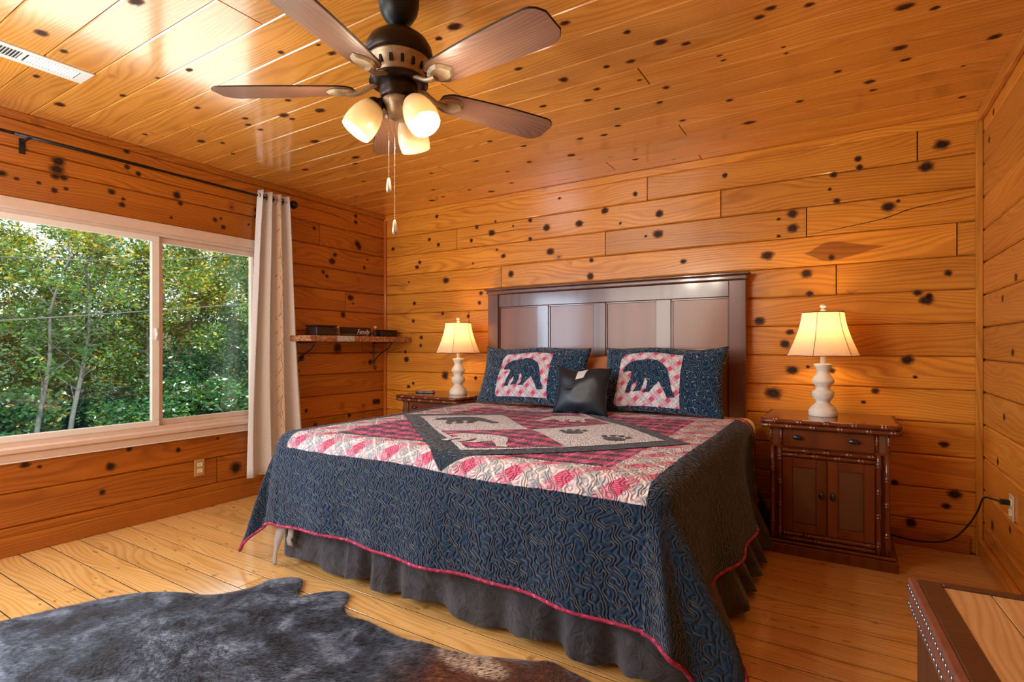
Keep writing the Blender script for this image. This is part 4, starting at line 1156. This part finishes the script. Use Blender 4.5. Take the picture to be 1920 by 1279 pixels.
# pull chains
cf_ = Vector((math.cos(fwd+PI), math.sin(fwd+PI), 0)); cr = Vector((math.sin(fwd), -math.cos(fwd), 0))
def chain(off, z0, z1):
    geos = []; n = int((z0-z1)/.0062)
    beads = []
    me_v = []; me_f = []
    for k in range(n):
        z = z0-k*.0062; c = off+Vector((0, 0, z)); r = .0021
        b = len(me_v)
        me_v += [c+Vector((r, 0, 0)), c+Vector((-r, 0, 0)), c+Vector((0, r, 0)), c+Vector((0, -r, 0)), c+Vector((0, 0, r*1.35)), c+Vector((0, 0, -r*1.35))]
        me_f += [(b+i, b+j, b+l) for i, j, l in ((0, 2, 4), (2, 1, 4), (1, 3, 4), (3, 0, 4), (2, 0, 5), (1, 2, 5), (3, 1, 5), (0, 3, 5))]
    c = mk('pull_chain', me_v, me_f, CHAIN, fan); c['kind'] = 'stuff'
    lathe('chain_fob', [(.002, z1+.004), (.006, z1-.004), (.0085, z1-.022), (.0095, z1-.036), (.007, z1-.046), (0, z1-.050)], CHAIN, fan, 14, (off.x, off.y, 0))
chain(cf_*.060+cr*-.023, 2.068, 1.735)
chain(cf_*.052+cr*-.004, 2.010, 1.590)

# ------------------------------------------------------------------ curtain and rod
rod = empty('curtain_rod', (.10, -2.77, 2.292), 'thin black curtain rod with ball end above the window', 'curtain rod')
ro = Vector((.10, -2.77, 2.292))
tube('rod', [(0, -1.8, 0), (0, 1.625, 0)], .0085, BLACK, rod, 12)
tube('rod_sleeve', [(0, -.06, 0), (0, .62, 0)], .0102, BLACK, rod, 12)
lathe('finial', [(0, -.033)]+[(.033*math.sin(PI*k/10), -.033*math.cos(PI*k/10)) for k in range(1, 10)]+[(0, .033)], BLACK, rod, 20, (0, 1.655, 0), axis=(0, 1, 0))
bk = bmesh.new(); bmbox(bk, -.10, -.094, -.014, .014, -.075, .012, .002); bmbox(bk, -.096, 0, -.006, .006, -.016, -.006, .002); bmbox(bk, -.012, .012, -.009, .009, -.013, -.004, .002)
from_bm('bracket', bk, BLACK, rod)
bk = bmesh.new(); bmbox(bk, -.10, -.094, 1.572, 1.60, -.075, .012, .002); bmbox(bk, -.096, 0, 1.58, 1.592, -.016, -.006, .002)
from_bm('bracket', bk, BLACK, rod)

def curtain_mat():
    t = NT('curtain_linen'); x, y, _ = t.xyz(t.uv())
    n = t.noise(t.comb(t.math('MULTIPLY', x, 400), t.math('MULTIPLY', y, 60), 0), 1, 2, .6)
    c = t.ramp(n, [(.3, srgb('#D2CCC6')), (.7, srgb('#E8E2DC'))])
    st = t.math('MULTIPLY', t.sm(x, .555, .56), t.sm(x, .70, .695))
    c = t.mix(t.math('MULTIPLY', st, .8), c, srgb('#DDBE9A'))
    # twig pattern on the strip
    px = t.math('MULTIPLY', t.math('SUBTRACT', x, .628), .6)
    w1 = t.math('MULTIPLY', t.math('SINE', t.math('MULTIPLY', y, 16)), .018)
    l1 = t.sm(t.math('ABSOLUTE', t.math('SUBTRACT', px, w1)), .0022, .001)
    w2 = t.math('MULTIPLY', t.math('SUBTRACT', t.noise(t.comb(0, y, 0), 14, 3), .5), .13)
    l2 = t.sm(t.math('ABSOLUTE', t.math('SUBTRACT', px, w2)), .0022, .001)
    br = t.math('FRACT', t.math('MULTIPLY', t.math('ADD', y, t.math('MULTIPLY', t.math('ABSOLUTE', px), 2.2)), 9))
    l3 = t.math('MULTIPLY', t.sm(br, .10, .04), t.math('GREATER_THAN', t.noise(t.comb(px, y, 0), 30, 1), .5))
    l = t.math('MAXIMUM', t.math('MAXIMUM', l1, l2), l3)
    c = t.mix(t.math('MULTIPLY', t.math('MULTIPLY', l, st), .75), c, srgb('#3E2418'))
    tr = t.n.new('ShaderNodeBsdfTranslucent'); t.put(tr.inputs[0], c)
    t.set(color=c, rough=.85, sheen=.15, normal=t.bump(n, .2, .002))
    mx = t.n.new('ShaderNodeMixShader'); mx.inputs[0].default_value = .12
    t.l.new(t.b.outputs[0], mx.inputs[1]); t.l.new(tr.outputs[0], mx.inputs[2]); t.l.new(mx.outputs[0], t.out.inputs[0])
    return t.m
def make_curtain():
    V = []; F = []; UV = []; ns, nz = 150, 30
    zt, zb = 2.335, .165
    for j in range(nz+1):
        f = j/nz; z = zt-(zt-zb)*f
        ya = -1.425-.085*f**.8-.015*math.sin(f*3); yb = -1.165+.125*f**.9
        for i in range(ns+1):
            s = i/ns
            ph = s*2*PI*3.5
            a = .043-.004*f
            x = .10+a*math.sin(ph+.4*math.sin(f*2.2+s*3))*(1 if s < .97 else .6)+.008*math.sin(s*23+f*4)*f
            y = ya+(yb-ya)*s+.010*math.sin(2*ph)*(1-.4*f)+.006*math.sin(f*5+s*9)*f
            V.append((max(.040, x), y, z)); UV.append((s, z))
    for j in range(nz):
        for i in range(ns):
            q = j*(ns+1)+i; F.append((q, q+1, q+ns+2, q+ns+1))
    o = mk('curtain', V, F, curtain_mat(), None, True, UV)
    md = o.modifiers.new('thickness', 'SOLIDIFY'); md.thickness = .003
    tag(o, 'off-white grommet curtain bunched at the right end of the window', 'curtain')
    for i in range(1, 10):
        s = (i)/9
        p = (.10, -1.425+.26*s, 2.292)
        pass
    for s in (.02, .13, .24, .35, .46, .57, .68, .79, .90):
        y = -1.425+.26*s
        g = [(.10+.022*math.cos(a), y, 2.292+.022*math.sin(a)) for a in [2*PI*k/16 for k in range(16)]]
        tube('grommet', g, .0035, BLACK, o, 6, True)
    return o
make_curtain()

# ------------------------------------------------------------------ corner shelf and its things
def bark_mat():
    t = NT('weathered_plank'); p = t.obj()
    n = t.noise(p, 9, 5, .7); n2 = t.noise(p, 60, 4, .7)
    c = t.ramp(n2, [(.35, srgb('#3E2410')), (.5, srgb('#A87248')), (.7, srgb('#D8A880'))])
    y = t.xyz(p)[1]
    wh = t.math('MULTIPLY', t.sm(y, -.90, -.88), t.sm(y, -.70, -.72))
    c = t.mix(t.math('MULTIPLY', wh, .85), c, t.ramp(n2, [(.35, srgb('#6E6A60')), (.5, srgb('#C8D0D0'))]))
    t.set(color=c, rough=.7, normal=t.bump(n2, .6, .006)); return t.m
sh = empty('wall_shelf', (0, 0, 1.19), 'rough-edged wooden corner shelf on scrolled iron brackets by the window', 'shelf')
bm = bmesh.new(); bmbox(bm, .001, .358, -1.15, -.03, -.002, .046, .008, 2)
for v in bm.verts:
    if v.co.x > .2: v.co.x += .010*mnoise.noise(v.co*7); 
from_bm('shelf_board', bm, bark_mat(), sh)
for yy in (-.16, -1.02):
    pts = [(.006, yy, -.004), (.006, yy, -.20), (.010, yy, -.25), (.03, yy, -.262), (.04, yy, -.245), (.03, yy, -.23)]
    g1 = tube_geo(smooth_path(pts, 5), .005, 6)
    g2 = tube_geo(smooth_path([(.006, yy, -.008), (.26, yy, -.008)], 4), .005, 6)
    g3 = tube_geo(smooth_path([(.24, yy, -.012), (.20, yy, -.06), (.10, yy, -.11), (.03, yy, -.17), (.008, yy, -.21)], 5), .005, 6)
    V, F = merge([g1, g2, g3]); mk('bracket', V, F, BLACK, sh, True)
zs = 1.2365
dk = plain('dark_carved_wood', '#2A140C', .5, var=.5, scale=40, bump=.8, bscale=60)
dk2 = plain('dark_rustic_board', '#24120C', .6, var=.5, scale=30, bump=.6, bscale=80)
o = box('carved_box', .10, .24, -1.00, -.80, 0, .075, dk, None, .01, 2); o.location = (0, 0, zs); tag(o, 'dark carved wooden box on the corner shelf, next to the curtain', 'box')
boxes('lid', [(.095, .245, -1.005, -.795, .076, .088)], dk, o, .004)
o = empty('figurine', (.20, -.755, zs), 'small pale-headed figurine on the corner shelf between box and sign', 'figurine')
lathe('body', [(.022, 0), (.024, .02), (.016, .05), (.010, .065), (0, .068)], plain('figure_body', '#7A4A30', .5, scale=40, var=.5), o, 14)
lathe('head', [(0, .062), (.010, .067), (.013, .076), (.009, .086), (0, .090)], plain('figure_head', '#D0A890', .5), o, 14)
o = empty('word_sign', (.17, -.53, zs), 'long dark rustic sign with the word Family on the corner shelf', 'sign', PI/2)
box('sign_board', -.17, .17, -.012, .012, 0, .080, dk2, o, .003)
box('sign_ledge', -.17, .12, -.018, -.010, .012, .020, plain('sign_edge', '#7A5A48', .6), o, .002)
def text(name, body, size, mat, parent, loc, rot, shear=.0):
    cu = bpy.data.curves.new(name, 'FONT'); cu.body = body; cu.size = size; cu.extrude = .0008; cu.shear = shear
    cu.align_x = 'CENTER'; cu.align_y = 'CENTER'
    o = bpy.data.objects.new(name, cu); COL.objects.link(o)
    dg = bpy.context.evaluated_depsgraph_get(); me = bpy.data.meshes.new_from_object(o.evaluated_get(dg))
    bpy.data.objects.remove(o)
    me.materials.clear(); me.materials.append(mat)
    o = bpy.data.objects.new(name, me); COL.objects.link(o); o.parent = parent; o.location = loc; o.rotation_euler = rot
    return o
text('lettering', 'Family', .058, plain('sign_white', '#E8E0DC', .6), o, (.075, -.0135, .042), (PI/2, 0, 0), .3)
o = empty('bud_vase', (.20, -.325, zs), 'tiny dark vase with a pale yellow flower on the corner shelf', 'vase')
lathe('vase', [(.014, 0), (.018, .02), (.012, .045), (.007, .06), (.008, .064)], dk2, o, 14)
V, F = merge([tube_geo([(0, 0, .06), (0, 0, .075)], .002, 5), ([Vector((.016*math.cos(a)*math.sin(b), .016*math.sin(a)*math.sin(b), .088+.014*math.cos(b))) for b in (0.01, .8, 1.6, 2.4, 3.13) for a in [k*PI/4 for k in range(8)]], [(i*8+k, i*8+(k+1) % 8, i*8+8+(k+1) % 8, i*8+8+k) for i in range(4) for k in range(8)])])
mk('flower', V, F, plain('flower_yellow', '#C8B870', .7), o, True)
o = box('trinket_chest', .12, .22, -.27, -.06, 0, .055, dk, None, .006, 2); o.location = (0, 0, zs); tag(o, 'dark trinket chest on the corner shelf, nearest the room corner', 'box')
boxes('lid', [(.115, .225, -.275, -.055, .056, .066)], dk, o, .003)

# ------------------------------------------------------------------ ceiling vent
cv = empty('ceiling_vent', (.782, -2.95, RH), 'long narrow cream ceiling vent with angled slats', 'vent')
x0, x1, y0, y1 = -.078, .078, -.34, .204
boxes('vent_frame', [(x0, -.045, y0, y1, -.006, 0), (.045, x1, y0, y1, -.006, 0), (-.045, .045, y0, y0+.04, -.006, 0), (-.045, .045, y1-.04, y1, -.006, 0), (-.045, .045, -.045, -.03, -.005, 0)], VENTM, cv, .001)
box('backing', -.045, .045, y0+.04, y1-.04, -.0012, -.0004, SLOT, cv, 0)
for k in range(40):
    y = y0+.048+k*.0114
    if y > y1-.044: break
    if -.048 < y < -.027: continue
    s = box('slat', -.045, .045, -.0008, .0008, -.0045, .0045, VENTM, cv, 0)
    s.location = (0, y, -.0048); s.rotation_euler = ((-.9 if y < -.04 else .9), 0, 0)

# ------------------------------------------------------------------ outlets and cord
def outlet(loc, rz, label, matp, mats_):
    o = empty('wall_outlet', loc, label, 'outlet', rz, 'duplex wall outlets')
    box('cover_plate', -.035, .035, -.007, 0, -.058, .058, matp, o, .003, 2)
    for z in (.022, -.022):
        s = box('socket', -.016, .016, -.0095, -.006, z-.014, z+.014, mats_, o, .005, 2)
        for dx in (-.006, .006): box('slot', dx-.0012, dx+.0012, -.0100, -.0093, z-.002, z+.007, SLOT, s, 0)
        box('slot', -.002, .002, -.0100, -.0093, z-.010, z-.006, SLOT, s, 0)
    lathe('screw', [(.0025, 0), (.0025, .0012), (0, .0015)], ALMOND2, o, 10, (0, -.007, 0), axis=(0, -1, 0))
    return o
outlet((.0005, -1.808, .290), PI/2, 'almond duplex outlet on the wall under the window', plain('outlet_plate_tan', '#B89058', .45), ALMOND2)
outlet((RW-.0005, -.640, .425), -PI/2, 'almond outlet on the right wall with a black cord plugged in', plain('outlet_plate_almond', '#CDB596', .4), ALMOND2)
cd = empty('power_cord', (4.50, -.640, .447), 'black lamp cord looping from the right wall outlet behind the nightstand', 'cord')
co = Vector((4.50, -.640, .447))
pts = [(4.480, -.640, .447), (4.455, -.62, .450), (4.44, -.53, .43), (4.435, -.42, .336), (4.406, -.38, .253), (4.36, -.33, .168), (4.30, -.27, .115), (4.20, -.17, .075), (4.08, -.05, .055), (3.95, -.045, .05)]
tube('cord', [Vector(p)-co for p in smooth_path(pts, 7)], .0042, RUBBER, cd, 7)
pl = bmesh.new(); bmbox(pl, -.022, .0115, -.011, .011, -.011, .011, .003, 2); from_bm('plug', pl, RUBBER, cd)

# ------------------------------------------------------------------ trunk
TH = .50
tr = empty('trunk', (4.037, -2.004, 0), 'wooden trunk with pine-inset lid and nail-studded leather edge', 'trunk', math.radians(4.0))
TW, TL = .42, 1.05
box('body', .016, TW-.016, -TL+.02, -.02, 0.03, TH-.075, TRUNKW, tr, .004)
box('plinth', .004, TW-.004, -TL+.008, -.008, 0, .05, TRUNKW, tr, .004)
lid = box('lid', .004, TW-.004, -TL, 0, TH-.078, TH-.006, TRUNKW, tr, .004)
box('leather_band', -.001, .010, -TL-.002, .002, TH-.080, TH-.001, LEATHER, lid, .003, 2)
box('leather_edge', .0, .020, -TL-.002, .003, TH-.008, TH+.001, LEATHER, lid, .003, 2)
box('lid_frame', .020, .072, -TL, -.0, TH-.010, TH+.002, TRUNKW, lid, .003)
box('lid_frame', TW-.05, TW-.004, -TL, 0, TH-.010, TH+.002, TRUNKW, lid, .003)
box('lid_frame', .072, TW-.05, -.024, .004, TH-.010, TH+.004, TRUNKW, lid, .003)
box('lid_frame', .072, TW-.05, -TL, -TL+.03, TH-.010, TH+.002, TRUNKW, lid, .003)
V_ = []
for k in range(3):
    a, b = .072+k*.1, min(.072+(k+1)*.1, TW-.05)
    b = .072+(k+1)*(TW-.122)/3; a = .072+k*(TW-.122)/3
    board('inset_plank', TL-.056, b-a, .010, PTOP, lid, frame(((a+b)/2, -.024-(TL-.054)/2, TH-.001), (0, 1, 0), (-1, 0, 0), (0, 0, 1)), .0008)
nm = [(0, 0)]
NV = lathe('nailhead', [(.0062, 0), (.0058, .002), (.004, .0038), (0, .0046)], NAIL, lid, 10, (0, 0, 0), axis=(-1, 0, 0))
first = True
for zz in (TH-.016, TH-.060):
    for k in range(44):
        y = -.014-k*.0235-(.010 if zz < TH-.03 else 0)
        o = NV if first else NV.copy()
        if not first: COL.objects.link(o)
        first = False
        o.parent = lid; o.location = (-.0012, y, zz)

# ------------------------------------------------------------------ cowhide rug
def rug_mat(hair=False):
    t = NT('cowhide_hair' if hair else 'cowhide'); g = t.n.new('ShaderNodeNewGeometry').outputs['Position']
    x, y, z = t.xyz(g)
    n = t.noise(g, 5.5, 4, .65, dist=.5)
    st = t.noise(t.comb(t.math('MULTIPLY', t.math('ADD', x, y), 28), t.math('MULTIPLY', t.math('SUBTRACT', x, y), 120), 0), 1, 3, .65)
    f = t.math('ADD', t.math('MULTIPLY', n, .9), t.math('MULTIPLY', st, .5))
    c = t.ramp(f, [(.48, srgb('#09090B')), (.60, srgb('#1A1B22')), (.73, srgb('#465264')), (.86, srgb('#8E9AAC'))])  # pale blue-grey stops put the sheen of the hair into the colour
    brown = t.sm(t.math('ADD', x, t.math('MULTIPLY', n, .5)), 2.72, 2.98)
    c = t.mix(brown, c, t.ramp(f, [(.45, srgb('#1E0C06')), (.8, srgb('#6E3A20')), (1, srgb('#A8704A'))]))
    d = t.vmath('LENGTH', t.vmath('MULTIPLY', t.vmath('SUBTRACT', g, (2.74, -2.30, 0)), (1, 2.2, 0)))
    wh = t.sm(t.math('ADD', d, t.math('MULTIPLY', n, .22)), .30, .20)
    wh = t.math('MULTIPLY', wh, t.sm(st, .42, .52))
    c = t.mix(wh, c, srgb('#D8C0A8'))
    t.set(color=c, rough=.5, spec=.5, sheen=.2, sheen_rough=.35, normal=t.bump(st, .5, .006))
    return t.m
def make_rug():
    ol = [(.86, -3.30), (.93, -3.10), (1.0, -2.88), (1.10, -2.70), (1.25, -2.58), (1.42, -2.50), (1.50, -2.36), (1.50, -2.26), (1.57, -2.19), (1.64, -2.18), (1.72, -2.25), (1.775, -2.30),
          (1.84, -2.21), (1.90, -2.165), (1.96, -2.17), (2.02, -2.25), (2.10, -2.30), (2.20, -2.29), (2.314, -2.303), (2.42, -2.31), (2.523, -2.286), (2.62, -2.28), (2.715, -2.262), (2.83, -2.22), (2.931, -2.175), (2.98, -2.145), (3.06, -2.155), (3.2, -2.19),
          (3.30, -2.30), (3.36, -2.48), (3.25, -2.66), (3.3, -2.85), (3.42, -3.05), (3.3, -3.25), (3.05, -3.2), (2.8, -3.35), (2.4, -3.5), (2.0, -3.55), (1.6, -3.5), (1.3, -3.62), (1.05, -3.58)]
    pts = [(p.x, p.y) for p in smooth_path([(a, b, 0) for a, b in ol+[ol[0]]], 4)][:-1]
    def mp(x, y, off): return (x, y, .010+.006*mnoise.noise(Vector((x*3, y*3, 0)))+off)
    mat = rug_mat()
    o = patch('cowhide_rug', pts, mp, mat, None, 0, .08)
    md = o.modifiers.new('thickness', 'SOLIDIFY'); md.thickness = .006
    # make sure faces look up
    if o.data.polygons[0].normal.z < 0: o.data.flip_normals()
    md.offset = -1
    tag(o, 'dark brown and grey cowhide rug lying on the floor at the foot of the bed', 'rug')
    # short hair
    rng = np.random.default_rng(3); N = 90000
    P = rng.uniform((.85, -3.2), (3.4, -2.12), (N, 2))
    poly = np.array(pts); inside = np.zeros(N, bool); j = len(poly)-1
    for i in range(len(poly)):
        xi, yi = poly[i]; xj, yj = poly[j]
        with np.errstate(divide='ignore', invalid='ignore'):
            c = ((yi > P[:, 1]) != (yj > P[:, 1])) & (P[:, 0] < (xj-xi)*(P[:, 1]-yi)/(yj-yi+1e-12)+xi)
        inside ^= c; j = i
    P = P[inside]; n = len(P)
    ang = -.75+.9*np.sin(P[:, 0]*2.1+P[:, 1]*1.3)+rng.normal(0, .25, n)
    L = rng.uniform(.012, .024, n); wd = .0011
    d = np.stack([np.cos(ang), np.sin(ang)], 1); q = np.stack([-d[:, 1], d[:, 0]], 1)
    z = np.full(n, .012)
    a = np.column_stack([P-q*wd, z]); b = np.column_stack([P+q*wd, z]); c = np.column_stack([P+d*L[:, None], z+rng.uniform(.004, .010, n)])
    V = np.stack([a, b, c], 1).reshape(-1, 3); F = np.arange(len(V)).reshape(-1, 3)
    h = mk('fur', V, F, rug_mat(True), o); h['kind'] = 'stuff'
make_rug()
